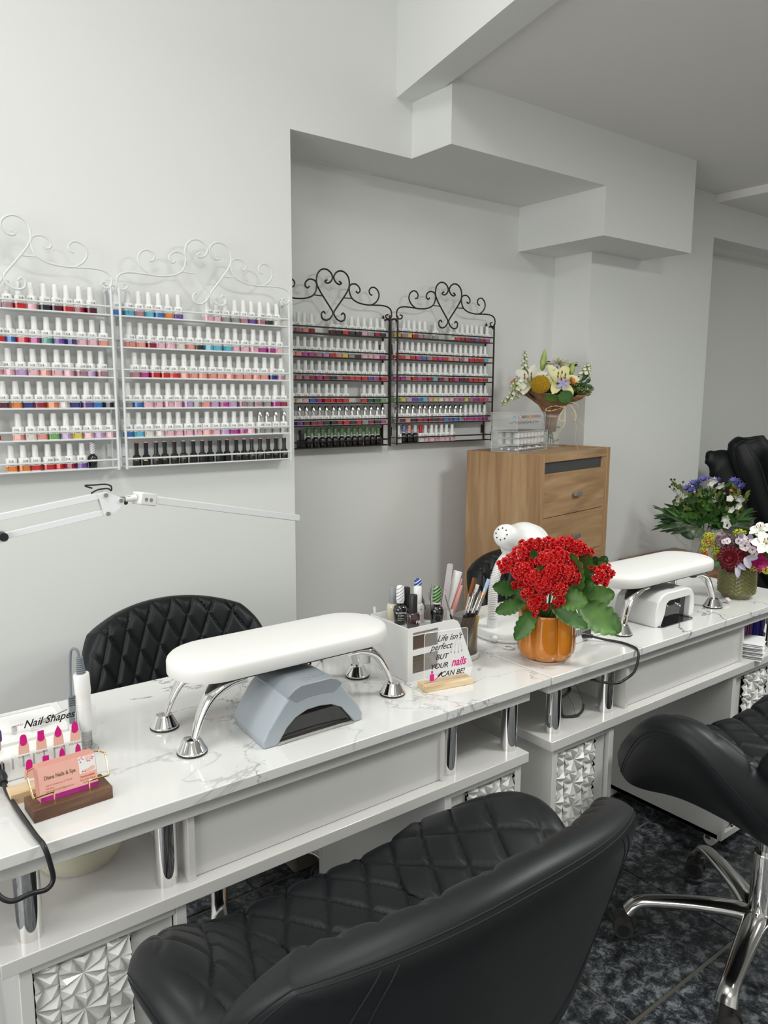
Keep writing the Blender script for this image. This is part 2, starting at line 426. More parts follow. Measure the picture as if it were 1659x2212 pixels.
    def build(s, name, mats, parent=None, bevel=0, seg=2, smooth=True, angle=38, solid=0, label=None):
        o = bpy.data.objects.new(name, s.mesh(name, mats, smooth, angle))
        COL.objects.link(o)
        o.parent = parent
        if solid:
            md = o.modifiers.new('solid', 'SOLIDIFY'); md.thickness = solid; md.offset = 0
        if bevel:
            md = o.modifiers.new('bevel', 'BEVEL'); md.width = bevel; md.segments = seg; md.limit_method = 'ANGLE'; md.angle_limit = radians(35)
            md.harden_normals = False
        if label: o['label'] = label
        return o

def tag(o, label=None, cat=None, group=None, kind=None):
    if label:
        o['label'] = label
    if cat: o['category'] = cat
    if group: o['group'] = group
    if kind: o['kind'] = kind
    return o

def thing(name, label, cat, loc=(0, 0, 0), rz=0, group=None):
    o = bpy.data.objects.new(name, None)
    o.empty_display_size = 0.05
    COL.objects.link(o)
    o.location = loc
    o.rotation_euler = (0, 0, rz)
    return tag(o, label, cat, group)

def struct(name, mb, m_, parent=None, **k):
    o = mb.build(name, m_, parent, **k)
    if parent is None: o['kind'] = 'structure'
    return o

def copy_tree(o, parent=None, names=None):
    c = o.copy()
    COL.objects.link(c)
    c.parent = parent
    for ch in (names or KIDS).get(o.name, []):
        copy_tree(ch, c, names)
    return c
KIDS = {}
def kids_of(root):
    """children lists, gathered once (object.children is slow in a loop)"""
    d = {}
    for o in COL.objects:
        if o.parent: d.setdefault(o.parent.name, []).append(o)
    return d

TXT = {}
def text(body, size, m_, parent, name='lettering', ext=0.0002, shear=0.0, off=0.0, align='CENTER', mx=None, spacing=1.0, xs=1.0, res=3):
    key = (body, size, m_.name, ext, shear, off, align, spacing, xs)
    if key not in TXT:
        c = bpy.data.curves.new(name, 'FONT')
        c.body = body; c.size = size; c.extrude = ext; c.shear = shear; c.offset = off
        c.align_x = align; c.align_y = 'CENTER'; c.space_character = spacing; c.resolution_u = res
        o = bpy.data.objects.new(name, c)
        COL.objects.link(o)
        dg = bpy.context.evaluated_depsgraph_get()
        me = bpy.data.meshes.new_from_object(o.evaluated_get(dg))
        bpy.data.objects.remove(o)
        me.materials.clear(); me.materials.append(m_)
        if xs != 1.0: me.transform(Matrix.Diagonal((xs, 1, 1, 1)))
        TXT[key] = me
    o = bpy.data.objects.new(name, TXT[key])
    COL.objects.link(o)
    o.parent = parent
    if mx is not None: o.matrix_local = mx
    return o

def frame(o, x, y):
    """matrix with origin o and axes x, y (text plane)"""
    x = Vector(x).normalized(); y = Vector(y); y = (y - x * y.dot(x)).normalized(); z = x.cross(y)
    m_ = Matrix((x, y, z)).transposed().to_4x4(); m_.translation = o
    return m_
FRONT = lambda x, y, z: frame((x, y, z), (1, 0, 0), (0, 0, 1))     # text facing -y

def aim(loc, d, rollv=0):
    """matrix whose z axis points along d"""
    q = Vector(d).to_track_quat('Z', 'Y')
    return Matrix.Translation(loc) @ q.to_matrix().to_4x4() @ Matrix.Rotation(rollv, 4, 'Z')

def smooth_path(pts, k=6, closed=False):
    P = [Vector(p) for p in pts]; out = []
    n = len(P)
    for i in range(n - 1 if not closed else n):
        p0 = P[i - 1] if (i > 0 or closed) else P[0] * 2 - P[1]
        p1 = P[i]; p2 = P[(i + 1) % n]
        p3 = P[(i + 2) % n] if (i + 2 < n or closed) else P[-1] * 2 - P[-2]
        for j in range(k):
            t = j / k
            out.append(0.5 * ((2 * p1) + (p2 - p0) * t + (2 * p0 - 5 * p1 + 4 * p2 - p3) * t * t + (3 * p1 - p0 - 3 * p2 + p3) * t ** 3))
    if not closed: out.append(P[-1])
    return out

def rrect(x0, y0, x1, y1, r, n=5):
    pts = []
    for cx, cy, a0 in ((x1 - r, y1 - r, 0), (x0 + r, y1 - r, 90), (x0 + r, y0 + r, 180), (x1 - r, y0 + r, 270)):
        for k in range(n + 1):
            a = radians(a0 + 90 * k / n)
            pts.append((cx + r * cos(a), cy + r * sin(a)))
    return pts
XZ = Matrix(((1, 0, 0, 0), (0, 0, -1, 0), (0, 1, 0, 0), (0, 0, 0, 1)))   # (x,y,h) -> (x,-h,y): profile upright, extruded towards -y
XZp = Matrix(((1, 0, 0, 0), (0, 0, 1, 0), (0, 1, 0, 0), (0, 0, 0, 1)))   # (x,y,h) -> (x,h,y)
YZ = Matrix(((0, 0, 1, 0), (1, 0, 0, 0), (0, 1, 0, 0), (0, 0, 0, 1)))    # (x,y,h) -> (h,x,y)
ORD = ['first', 'second', 'third', 'fourth', 'fifth', 'sixth', 'seventh', 'eighth', 'ninth', 'tenth', 'eleventh', 'twelfth', 'thirteenth',
       'fourteenth', 'fifteenth', 'sixteenth', 'seventeenth', 'eighteenth', 'nineteenth']

# ------------------------------------------------------------------ room shell
W1, NB, Z1, F, PF = 2.42, 2.70, 2.284, 2.195, 2.472
YB, XL, XR, TOP = -2.6, -2.4, 7.2, 3.3
struct('floor', MB().box(XL, YB, -0.03, XR, 4.2, -0.004), M['grout'])
fl = bpy.data.objects['floor']
tm = MB().box(-0.2245, -0.2245, -0.006, 0.2245, 0.2245, 0.0).mesh('tile', M['tile'])
for i in range(-3, 11):
    for j in range(-3, 5):
        o = bpy.data.objects.new('tile', tm); COL.objects.link(o); o.parent = fl
        o.location = (1.366 + 0.4575 * (i - 3) + 0.229, 0.864 + 0.4605 * j + 0.230, 0)
        if i == -3 and j == -3:
            md = None
# main wall with the white racks, the strip above the niche
mb = MB().box(XL, W1, 0, 1.43, W1 + 0.25, TOP).box(1.43, W1, Z1, 1.97, W1 + 0.25, TOP)
struct('wall_back', mb, M['wall'])
struct('wall_niche', MB().box(1.33, NB, 0, 3.35, NB + 0.12, Z1 + 0.1), M['wall'])
struct('trim_1', MB().box(1.34, W1 + 0.25, Z1, 1.97, NB + 0.06, Z1 + 0.1), M['ceil'])           # niche soffit behind the wall strip
struct('trim_2', MB().box(1.97, F, Z1, 2.875, NB + 0.06, 2.6), M['wall'])                        # upper boxed beam
struct('trim_3', MB().box(2.875, F, 2.078, 3.56, NB + 0.06, 2.6), M['wall'])             # lower box at the pillar
struct('wall_pillar', MB().box(3.15, PF, 0, 4.232, 3.3, 2.6), M['wall'])
struct('trim_4', MB().box(4.232, PF, 2.277, XR, 2.62, 2.6), M['wall'])                   # lintel over the second recess
struct('trim_5', MB().box(4.232, 2.62, 2.277, XR, 3.3, 2.34), M['ceil'])
struct('wall_recess', MB().box(4.1, 2.76, 0, XR, 2.9, 2.5), M['wall'])
struct('wall_left', MB().box(XL - 0.1, YB, 0, XL, -0.95, TOP).box(XL - 0.1, -0.95, 0, XL, 1.55, 0.55).box(XL - 0.1, -0.95, 2.55, XL, 1.55, TOP).box(XL - 0.1, 1.55, 0, XL, W1 + 0.2, TOP), M['wall'])
struct('wall_right', MB().box(XR, YB, 0, XR + 0.1, 3.3, TOP), M['wall'])
# front wall with the shop window opening
struct('wall_front', MB().box(XL, YB - 0.1, 0, XR, YB, TOP), M['wall'])
w1 = struct('window_1', MB().box(XL - 0.07, -0.95, 0.55, XL - 0.02, -0.90, 2.55).box(XL - 0.07, 1.50, 0.55, XL - 0.02, 1.55, 2.55)
            .box(XL - 0.07, -0.90, 0.55, XL - 0.02, 1.50, 0.60).box(XL - 0.07, -0.90, 2.50, XL - 0.02, 1.50, 2.55).box(XL - 0.07, 0.275, 0.60, XL - 0.02, 0.325, 2.50), M['whitem'])
# ceilings and the slanted beam between them
xb = lambda y, o=0.0: 1.8935 + 0.2362 * (y - W1) + o
struct('ceiling', MB().box(XL, YB, TOP, XR, W1 + 0.2, TOP + 0.1), M['ceil'])
mb = MB().prism([(xb(YB), YB), (xb(YB, 0.118), YB), (xb(W1, 0.118), W1), (xb(W1), W1)], 2.486, TOP)
struct('trim_6', mb, M['wall'])
mb = MB().prism([(xb(YB, 0.118), YB), (4.236, YB), (4.236, 3.0), (xb(W1, 0.118), W1)], 2.508, 2.6)
struct('ceiling_low', mb, M['ceil'])
struct('ceiling_far', MB().box(4.236, YB, 2.466, XR, 3.0, 2.6), M['ceil'])

# ------------------------------------------------------------------ the two manicure tables
YF, YR = 1.07, 1.585
def relief_mesh(x0, x1, z0, z1, y):
    """star-shaped pyramid facets, proud towards -y"""
    mb = MB()
    bw, bh = (x1 - x0) / 2, (x1 - x0) / 2 * 0.86
    n = int((z1 - z0) / bh) + 1
    cl = lambda v, lo, hi: max(lo, min(hi, v))
    for c in range(3):
        for r_ in range(-1, n + 1):
            ox, oz = x0 + bw * c, z0 + bh * (r_ + (0.5 if c == 1 else 0.0))
            if oz > z1 + bh * 0.3 or oz < z0 - bh * 0.3: continue
            P = []
            for k in range(16):
                a = 2 * pi * k / 16
                u, v = cos(a), sin(a)
                mm_ = max(abs(u), abs(v))
                bx, bz = ox + bw / 2 * u / mm_, oz + bh / 2 * v / mm_
                if k % 2 == 0:
                    hh = 0.0025 if k % 4 else 0.006
                    q = 0.60 if k % 4 else 0.78
                    pk = (ox + (bx - ox) * q, y - 0.0120, oz + (bz - oz) * q)
                    P.append(((bx, y - hh, bz), pk))
                else: P.append(((bx, y - 0.001, bz), None))
            O = (ox, y - 0.001, oz)
            for k in range(0, 16, 2):
                e, pk = P[k]
                for s_ in (1, -1):
                    v = P[(k + s_) % 16][0]
                    t1_ = [O, pk, v] if s_ > 0 else [O, v, pk]
                    t2_ = [pk, e, v] if s_ > 0 else [pk, v, e]
                    for t_ in (t1_, t2_):
                        q = [(cl(a_[0], x0, x1), a_[1], cl(a_[2], z0, z1)) for a_ in t_]
                        mb.add(q, [(0, 2, 1)])
    mb.box(x0, y + 0.0, z0, x1, y + 0.004, z1)
    return mb

def pedestal(t, x0, x1, rel_left, n):
    zt, zb, y0, y1 = 0.575, 0.045, YF + 0.012, YR - 0.03
    mb = MB()
    mb.box(x0, y0 + 0.012, zb, x0 + 0.016, y1, zt).box(x1 - 0.016, y0 + 0.012, zb, x1, y1, zt).box(x0, y1, zb, x1, y1 + 0.012, zt)
    mb.box(x0, y0 + 0.012, zb, x1, y1, zb + 0.016)
    # front frame
    mb.box(x0, y0, zb, x0 + 0.018, y0 + 0.014, zt).box(x1 - 0.018, y0, zb, x1, y0 + 0.014, zt).box(x0 + 0.018, y0, zb, x1 - 0.018, y0 + 0.014, zb + 0.022)
    mb.box(x0 + 0.018, y0, zt - 0.014, x1 - 0.018, y0 + 0.014, zt)
    p = mb.build('pedestal', M['lac2'], t, bevel=0.0012)
    xm = (x0 + 0.160) if rel_left else (x1 - 0.160)
    if rel_left: r0, r1, d0, d1 = x0 + 0.020, xm, xm + 0.002, x1 - 0.020
    else: r0, r1, d0, d1 = xm, x1 - 0.020, x0 + 0.020, xm - 0.002
    relief_mesh(r0, r1, zb + 0.024, zt - 0.016, y0 + 0.012).build('relief_panel', M['lac2'], p, smooth=False)
    MB().box(d0, y0 + 0.012, zb + 0.024, d1, y0 + 0.026, zt - 0.016).build('panel', M['lac2'], p, bevel=0.001)
    for cx in (x0 + 0.035, x1 - 0.035):
        for cy in (y0 + 0.05, y1 - 0.05):
            c = MB().tube([(cx - 0.011, cy, 0.019), (cx + 0.011, cy, 0.019)], 0.019, 16)
            c.cur = 1
            c.box(cx - 0.014, cy - 0.004, 0.02, cx + 0.014, cy + 0.012, 0.045)
            c.build('caster', [M['whitep'], M['steel']], t, angle=50)

def table(name, label, x0, x1, shelf, tubes, draw, peds, seamx=None):
    t = thing(name, label, 'table', ((x0 + x1) / 2, (YF + YR) / 2, 0), 0, 'manicure tables')
    off = Matrix.Translation((-(x0 + x1) / 2, -(YF + YR) / 2, 0))
    n0 = len(COL.objects)
    MB().box(x0, YF, 0.741, x1, YR, 0.76).build('tabletop', M['marble'], t, bevel=0.0016)
    a0, a1 = (x0 + 0.06, x1 - 0.055) if shelf[2] else (x0 + 0.002, x1 - 0.06)
    MB().box(a0, YF + 0.012, 0.716, a1, YR - 0.012, 0.741).build('apron', M['lac'], t, bevel=0.0012)
    MB().box(shelf[0], YF + 0.003, 0.577, shelf[1], YR - 0.01, 0.600).build('lower_shelf', M['lac'], t, bevel=0.0012)
    # box of drawers: front panel with a raised rim at the left
    d = MB().box(draw[0], YF + 0.020, 0.600, draw[0] + 0.012, YR - 0.05, 0.716).box(draw[1] - 0.006, YF + 0.02, 0.6, draw[1], YR - 0.05, 0.716).box(draw[0], YR - 0.06, 0.6, draw[1], YR - 0.05, 0.716)
    d.build('drawer_box', M['lac'], t, bevel=0.0008)
    MB().box(draw[0] + 0.012, YF + 0.028, 0.601, draw[1] - 0.006, YF + 0.042, 0.716).build('drawer_front', M['lac'], t, bevel=0.0008)
    for cx in tubes:
        for cy in (YF + 0.045, YR - 0.06):
            MB().cyl(cx, cy, 0.600, 0.716, 0.0185, n=32).build('chrome_post', M['chrome'], t)
    for q in peds: pedestal(t, *q, 0)
    # back modesty panel between the pedestals
    xs = (peds[0][1], peds[1][0])
    for o in list(COL.objects)[n0:]:
        if o.parent == t: o.location = off.translation
    return t
t1 = table('manicure_table', 'white manicure table nearest the camera, under the grey nail lamp and business cards', 0.098, 1.288,
           (0.155, 1.226, True), (0.203, 0.410, 1.021, 1.216 - 0.012), (0.438, 0.990), ((0.178, 0.428, True), (0.985, 1.212, False)))
t2 = table('manicure_table', 'white manicure table at the right, under the orange flower pot and white nail lamp', 1.2915, 2.482,
           (1.302, 2.375, False), (1.352, 1.553, 2.185, 2.362), (1.600, 2.175), ((1.318, 1.548, True), (2.118, 2.345, False)))
# bowl on the lower shelf of the near table
t = thing('plastic_bowl', 'translucent cream plastic bowl on the shelf under the near table', 'bowl', (0.315, 1.27, 0.6))
prof = [(0.045, 0), (0.062, 0.004), (0.074, 0.022), (0.080, 0.048), (0.083, 0.05), (0.079, 0.05), (0.071, 0.024), (0.058, 0.008), (0.001, 0.005)]
MB().lathe(prof, n=40, capt=False).build('bowl', M['bowl'], t)

# ------------------------------------------------------------------ wall racks (local: x along wall, y=0 front plane, wall at +y, z up)
RW = 0.575
SH = [0.456, 0.363, 0.272, 0.180, 0.089, 0.0]
BAR = [(0.008, 0.551), (0.021, 0.547), (0.018, 0.537), (0.005, 0.533), (-0.008, 0.542), (-0.010, 0.557), (-0.004, 0.573), (0.015, 0.583), (0.047, 0.586), (0.097, 0.584)]
SCR = [(0.093, 0.624), (0.104, 0.628), (0.108, 0.642), (0.097, 0.654), (0.081, 0.656), (0.064, 0.645), (0.057, 0.626), (0.065, 0.606), (0.081, 0.592), (0.1, 0.584), (0.131, 0.584), (0.165, 0.589), (0.194, 0.603), (0.207, 0.626), (0.208, 0.647), (0.197, 0.659), (0.176, 0.661), (0.159, 0.65), (0.155, 0.636), (0.166, 0.627), (0.175, 0.634)]
HRT = [(0.258, 0.666), (0.247, 0.659), (0.258, 0.653), (0.274, 0.66), (0.2835, 0.677), (0.275, 0.695), (0.254, 0.706), (0.23, 0.702), (0.212, 0.683), (0.208, 0.653), (0.219, 0.627), (0.242, 0.596), (0.265, 0.568), (0.2835, 0.543), (0.28, 0.528), (0.269, 0.516), (0.251, 0.509), (0.233, 0.516), (0.23, 0.533), (0.24, 0.542), (0.248, 0.534)]
AX = 0.2865
D = 0.055
def make_rack(mm, label, loc, hole):
    t = thing('polish_rack', label, 'rack', loc, 0, 'nail polish wall racks')
    for xs in (-0.004, RW + 0.004):
        mb = MB()
        arch = [(xs, 0, -0.006), (xs, 0, 0.50), (xs, 0.006, 0.522), (xs, D * 0.4, 0.534), (xs, D - 0.008, 0.528), (xs, D, 0.505), (xs, D, -0.006)]
        mb.tube(smooth_path(arch[:1] + arch[1:], 5), 0.0041, 8)
        for z in SH + [s + 0.025 for s in SH]:
            mb.tube([(xs, 0, z), (xs, D, z)], 0.0016, 6)
        mb.build('side_frame', mm, t)
        MB().box(xs - 0.001 if xs < 0 else xs - 0.016, D + 0.001, 0.03, xs + 0.016 if xs < 0 else xs + 0.001, D + 0.0025, 0.07).build('wall_plate', mm, t)
        MB().box(xs - 0.001 if xs < 0 else xs - 0.016, D + 0.001, 0.39, xs + 0.016 if xs < 0 else xs + 0.001, D + 0.0025, 0.43).build('wall_plate', mm, t)
    for z in SH:
        MB().box(-0.003, 0.0005, z - 0.0012, RW + 0.003, D, z).tube([(-0.004, 0, z), (RW + 0.004, 0, z)], 0.0027, 6).build('shelf', mm, t)
        MB().tube([(-0.004, -0.001, z + 0.025), (RW + 0.004, -0.001, z + 0.025)], 0.0029, 6).build('rail', mm, t)
    for sgn in (1, -1):
        tr = lambda p: (p[0] if sgn > 0 else 2 * AX - p[0], 0, p[1])
        MB().tube(smooth_path([tr(p) for p in BAR], 4), 0.0032, 7).build('curled_bar', mm, t)
        MB().tube(smooth_path([tr(p) for p in SCR], 4), 0.0032, 7).build('side_scroll', mm, t)
        MB().tube(smooth_path([tr(p) for p in HRT], 4), 0.0034, 7).tube([tr((0.197, 0.603)), tr((0.239, 0.602))], 0.0024, 6).build('heart_scroll', mm, t)
    return t
RK = {'left white': (0.192, 2.357, 1.158), 'right white': (0.800, 2.357, 1.158), 'left brown': (1.462, 2.638, 1.168), 'right brown': (2.082, 2.638, 1.172)}
rw = make_rack(M['whitem'], 'white scrolled metal polish rack at the far left of the wall', RK['left white'], 0)
rb = make_rack(M['brown'], 'dark brown scrolled metal rack in the niche beside the wall edge', RK['left brown'], 0)
KIDS = kids_of(None)
o = copy_tree(rw); o.location = RK['right white']; o['label'] = 'white scrolled metal polish rack left of the niche edge'
o = copy_tree(rb); o.location = RK['right brown']; o['label'] = 'dark brown scrolled metal rack at the right in the niche'

# ------------------------------------------------------------------ polish bottles
def sq_lathe(prof, n=20, sq=4): return MB().lathe(prof, n=n, sq=sq)
R = 0.0148
body_m = sq_lathe([(R * .96, 0.0), (R, 0.0015), (R, 0.0032)], sq=5).lathe([(R, 0.0175), (R, 0.038), (R * .9, 0.0405), (0.0085, 0.0415)], n=20, sq=5).mesh('bottle_body', M['whitep'])
cap_m = MB().lathe([(0.0090, 0.0415), (0.0091, 0.043), (0.0077, 0.0765), (0.0068, 0.0778)], n=14).mesh('cap', M['whitep'])
capS_m = MB().lathe([(0.0090, 0.0415), (0.0091, 0.043), (0.0077, 0.0765), (0.0068, 0.0778)], n=14).mesh('cap', M['chrome'])
capR_m = MB().lathe([(0.0086, 0.0415), (0.0088, 0.043), (0.0074, 0.0745), (0.0060, 0.0758)], n=14).mesh('cap', M['redcap'])
band = {}
for k in PAL:
    band[k] = sq_lathe([(R * .985, 0.0032), (R * .985, 0.0175)], sq=5).mesh('polish_band', M['pol_' + k])
note_m = MB().box(-0.006, -0.0001, 0.0, 0.006, 0.0001, 0.0012).box(-0.0095, -0.0001, -0.012, -0.0085, 0.0001, 0.002).mesh('print', M['inkgrey'])
fig_m = MB().lathe([(0.0125, 0), (0.0130, 0.002), (0.0130, 0.022), (0.0112, 0.031), (0.0072, 0.0335), (0.0070, 0.0345), (0.0058, 0.048), (0.0072, 0.070), (0.0074, 0.0715)], n=8).mesh('bottle_body', M['blackp'])
opi_m = MB().lathe([(0.0118, 0), (0.0125, 0.002), (0.0128, 0.012), (0.0142, 0.022), (0.0146, 0.030), (0.0128, 0.036), (0.0085, 0.0395), (0.0066, 0.0405), (0.0066, 0.044)], n=24).mesh('bottle_body', M['blackg'])
ring_m = MB().lathe([(0.0074, 0.044), (0.0074, 0.0475)], n=20).mesh('neck_ring', M['whitep'])
def opicap(mm):
    return MB().lathe([(0.0084, 0.0475), (0.0088, 0.052), (0.0080, 0.0745), (0.0070, 0.0785), (0.0045, 0.0798)], n=20).mesh('cap', mm)
opc = {'A': opicap(M['capblue']), 'C': opicap(M['cappink']), 'S': opicap(M['capsilver']), 'N': opicap(M['capgreen'])}
tipm = {}
def lk(name, me, parent, loc=None):
    o = bpy.data.objects.new(name, me); COL.objects.link(o); o.parent = parent
    if loc: o.location = loc
    return o
ROWS = {
 'left white': [(0.717, 'perpkdrRd'), (0.752, 'rbrmtvBppn'), (0.742, 'pplpnppele'), (0.757, 'ddoBRowBvbk'), (0.757, 'rr.nwnGlyplp'), (0.701, 'oorrrRvS')],
 'right white': [(1.347, 'bcecbov..ppggevekw'), (1.350, 'nnRppwnkcccpppmmp'), (1.358, 'emrrrnnnnnnnnnnBe'), (1.366, 'gbpppplgnlmlegegmR'), (1.366, 'bcwwppppnplmmpghih'), (1.366, '1234155166312341' + '33')],
 'left brown': [(2.018, 'eenR..dkrkkpgRk'), (2.016, 'pnmmelrnygkpppm'), (2.018, 'eeeRmRkeRrrrvmr'), (2.018, 'ywpbmrrrr..rDDG'), (2.020, 'kvdRRkkRrkrgRkm'), (1.998, 'NNNNNNNNNNNNZ'[::-1])],
 'right brown': [(2.637, 'yeyrge.g..wrRRdvRm'), (2.630, 'rrnrmbermrnneprrrc'), (2.634, 'mmermRRcReRmddrrrR'), (2.637, 'GylvbcnywppemyemrP'), (2.637, 'gdnkRRRkRbvbgmmmmm'), (2.425, 'wACSXpppppp')],
}
rnd = random.Random(3)
ROWN = ['top shelf', 'second shelf', 'third shelf', 'fourth shelf', 'fifth shelf', 'bottom shelf']
for rack, rows in ROWS.items():
    rx, ry, rz = RK[rack]
    for ri, (xr, codes) in enumerate(rows):
        n = len(codes)
        pitch = 0.0324 if not (ri == 5 and rack == 'right white') else 0.0312
        if rack == 'right brown': pitch = 0.0318
        k_seen = 0
        for ci, c in enumerate(codes):
            if c == '.': continue
            x = xr - pitch * (n - 1 - ci) + rnd.uniform(-0.0016, 0.0016)
            y = ry + 0.026 + rnd.uniform(-0.003, 0.004)
            z = rz + SH[ri] + 0.0004
            where = '%s from left, %s, %s rack' % (ORD[k_seen], ROWN[ri], rack)
            k_seen += 1
            grp = 'nail polish bottles on the wall racks'
            rot = rnd.choice((-0.55, -0.5, -0.3, -0.6, -0.4, -0.7, 0.1)) 
            if rack == 'right white' and ri == 5:
                col = {'1': 'n', '2': 'p', '3': 'p', '4': 'p', '5': 'w', '6': 'g'}[c]
                t = thing('polish_bottle', 'black polish bottle with %s tip, %s' % (PAL[col][0], where), 'bottle', (x, y, z), rot, grp)
                lk('bottle_body', fig_m, t)
                if col not in tipm: tipm[col] = MB().lathe([(0.0074, 0.0715), (0.0076, 0.0735), (0.0060, 0.0755)], n=12).mesh('cap_tip', M['pol_' + col])
                lk('cap_tip', tipm[col], t)
                if rnd.random() < 0.6:
                    text('GEL', 0.0085, M['gold'], t, mx=FRONT(0, -0.0128, 0.018), res=1)
            elif c in 'ACSN':
                cn = {'A': 'blue striped', 'C': 'pink striped', 'S': 'silver', 'N': 'green striped'}[c]
                t = thing('polish_bottle', 'round black polish bottle, %s cap, %s' % (cn, where), 'bottle', (x, y, z), rot * 0.3, grp)
                lk('bottle_body', opi_m, t); lk('neck_ring', ring_m, t); lk('cap', opc[c], t)
                text('GelColor', 0.0052, M['whitep'], t, mx=FRONT(0, -0.0146, 0.026), res=1)
            elif c == 'Z':
                t = thing('polish_bottle', 'square matt black polish bottle with black cap, ' + where, 'bottle', (x, y, z), 0.0, grp)
                lk('bottle_body', MB().lathe([(0.015, 0), (0.0155, 0.002), (0.0155, 0.030), (0.009, 0.033)], n=20, sq=6).mesh('bottle_body', M['blackp']), t)
                lk('cap', MB().lathe([(0.0098, 0.0325), (0.0098, 0.070), (0.009, 0.072)], n=20, sq=6).mesh('cap', M['blackp']), t)
            else:
                silver = (rack == 'left brown' and ri == 4) or (rack == 'right brown' and ri == 4 and ci < 13) or (c in 'hi') or (rack == 'right white' and ri == 4 and ci >= 14)
                cc = 'g' if c in 'hi' else ('w' if c == 'X' else c)
                capn = 'red-capped' if c == 'X' else ('silver-capped' if silver else 'white-capped')
                t = thing('polish_bottle', '%s %s polish bottle, %s' % (capn, PAL[cc][0], where), 'bottle', (x, y, z), rot, grp)
                lk('bottle_body', body_m, t); lk('cap', capR_m if c == 'X' else (capS_m if silver else cap_m), t); lk('polish_band', band[cc], t)
                text('SOR', 0.0098, M['ink'], t, name='logo', mx=FRONT(0.001, -R - 0.0002, 0.031), xs=0.72, res=1)
                lk('small_print', note_m, t, (0.002, -R - 0.0001, 0.0192))

# ------------------------------------------------------------------ quilted tub chairs (local: faces +y, origin on the floor under the column)
def pillow(fn, T, nu, nv, quilt=None, k=0.62):
    """closed cushion around the mid surface fn(p, q), p and q in -1..1, rounded outline"""
    def surf(p, q):
        a = p * sqrt(1 - k * q * q / 2 - (1 - k) * 0.0); b = q * sqrt(1 - k * p * p / 2)
        return Vector(fn(a, b))
    S = lambda i, n: sin(pi / 2 * (2 * i / n - 1)) * 0.35 + (2 * i / n - 1) * 0.65
    V = []; Fc = []; e = 1e-3
    idx = {}
    rim = []
    for side in (1, -1):
        for j in range(nv + 1):
            for i in range(nu + 1):
                p, q = S(i, nu), S(j, nv)
                edge = i in (0, nu) or j in (0, nv)
                if side < 0 and edge: continue
                c = surf(p, q)
                if edge: th = 0; 
                else:
                    du = surf(min(1, p + e), q) - surf(max(-1, p - e), q); dv = surf(p, min(1, q + e)) - surf(p, max(-1, q - e))
                    n = du.cross(dv).normalized()
                    m_ = max(abs(p), abs(q)); m2 = 1 - (1 - abs(p)) * (1 - abs(q)) * 0
                    th = T / 2 * (max(0, 1 - m_ ** 9)) ** 0.5
                    if side > 0 and quilt:
                        th += quilt(c, p, q) * min(1, (1 - m_) * 9)
                    c = c + n * th * side
                idx[(side, i, j)] = len(V); V.append(c)
        if side > 0:
            for j in range(nv + 1):
                for i in range(nu + 1):
                    if i in (0, nu) or j in (0, nv): idx[(-1, i, j)] = idx[(1, i, j)]
    for side in (1, -1):
        for j in range(nv):
            for i in range(nu):
                f = (idx[(side, i, j)], idx[(side, i + 1, j)], idx[(side, i + 1, j + 1)], idx[(side, i, j + 1)])
                Fc.append(f if side > 0 else f[::-1])
    mb = MB(); mb.add(V, Fc)
    return mb, surf

def diamond(s, t, ws, wt, depth=0.0070):
    a, b = s / ws + t / wt, s / ws - t / wt
    d = min(abs(a - round(a)), abs(b - round(b)))
    # soft pillows between narrow stitched grooves
    return depth * (1 - math.exp(-(d / 0.09) ** 1.3)) - depth * 0.55 - 0.0028 * math.exp(-(d / 0.022) ** 2)

# back: p across, q up.  Width grows upward, sides wrap forward.
BZ0, BZ1 = 0.50, 0.845
def back_fn(p, q):
    t = (q + 1) / 2
    hw = 0.240 + 0.084 * t ** 0.7
    x = -hw * p
    z = BZ0 + (BZ1 - BZ0) * t - 0.012 * p * p * t
    y = -0.215 - 0.085 * t + (0.10 + 0.02 * t) * abs(p) ** 2.4
    return (x, y, z)
def seat_fn(p, q):
    x = 0.345 * p
    y = 0.245 * q
    a = max(0, (abs(p) - 0.34) / 0.66)
    w = max(0.0, 1 - ((y + 0.03) / 0.275) ** 2)
    z = 0.507 + 0.175 * a ** 1.5 * w - 0.03 * max(0, q) ** 3
    x = x * (1 + 0.02 * a)
    return (x, y, z)
bmb, bs = pillow(back_fn, 0.070, 190, 120, lambda c, p, q: diamond(c.x * 1.1, c.z, 0.080, 0.130), k=0.80)
smb, ss = pillow(seat_fn, 0.105, 190, 130, lambda c, p, q: diamond(c.x + 0.35 * max(0, c.z - 0.53) * (1 if c.x > 0 else -1), c.y, 0.080, 0.125), k=0.70)
back_me = bmb.mesh('backrest', M['leather'], angle=80)
seat_me = smb.mesh('seat', M['leather'], angle=80)
def rimcurve(surf, T, side, m_, lo=-1, n=70, bottom=False):
    pts = []
    e = 1e-3
    path = []
    for i in range(n + 1): path.append((-m_, -m_ + 2 * m_ * i / n))
    for i in range(1, n + 1): path.append((-m_ + 2 * m_ * i / n, m_))
    for i in range(1, n + 1): path.append((m_, m_ - 2 * m_ * i / n))
    if bottom:
        for i in range(1, n): path.append((m_ - 2 * m_ * i / n, -m_))
    for p, q in path:
        du = surf(min(1, p + e), q) - surf(max(-1, p - e), q); dv = surf(p, min(1, q + e)) - surf(p, max(-1, q - e))
        nn = du.cross(dv).normalized()
        th = T / 2 * (max(0, 1 - m_ ** 9)) ** 0.5
        pts.append(surf(p, q) + nn * (th * side))
    return pts
seamb = MB().tube(rimcurve(bs, 0.0702, -1, 0.955), 0.0013, 5).tube(rimcurve(bs, 0.0702, -1, 0.925), 0.0010, 5)
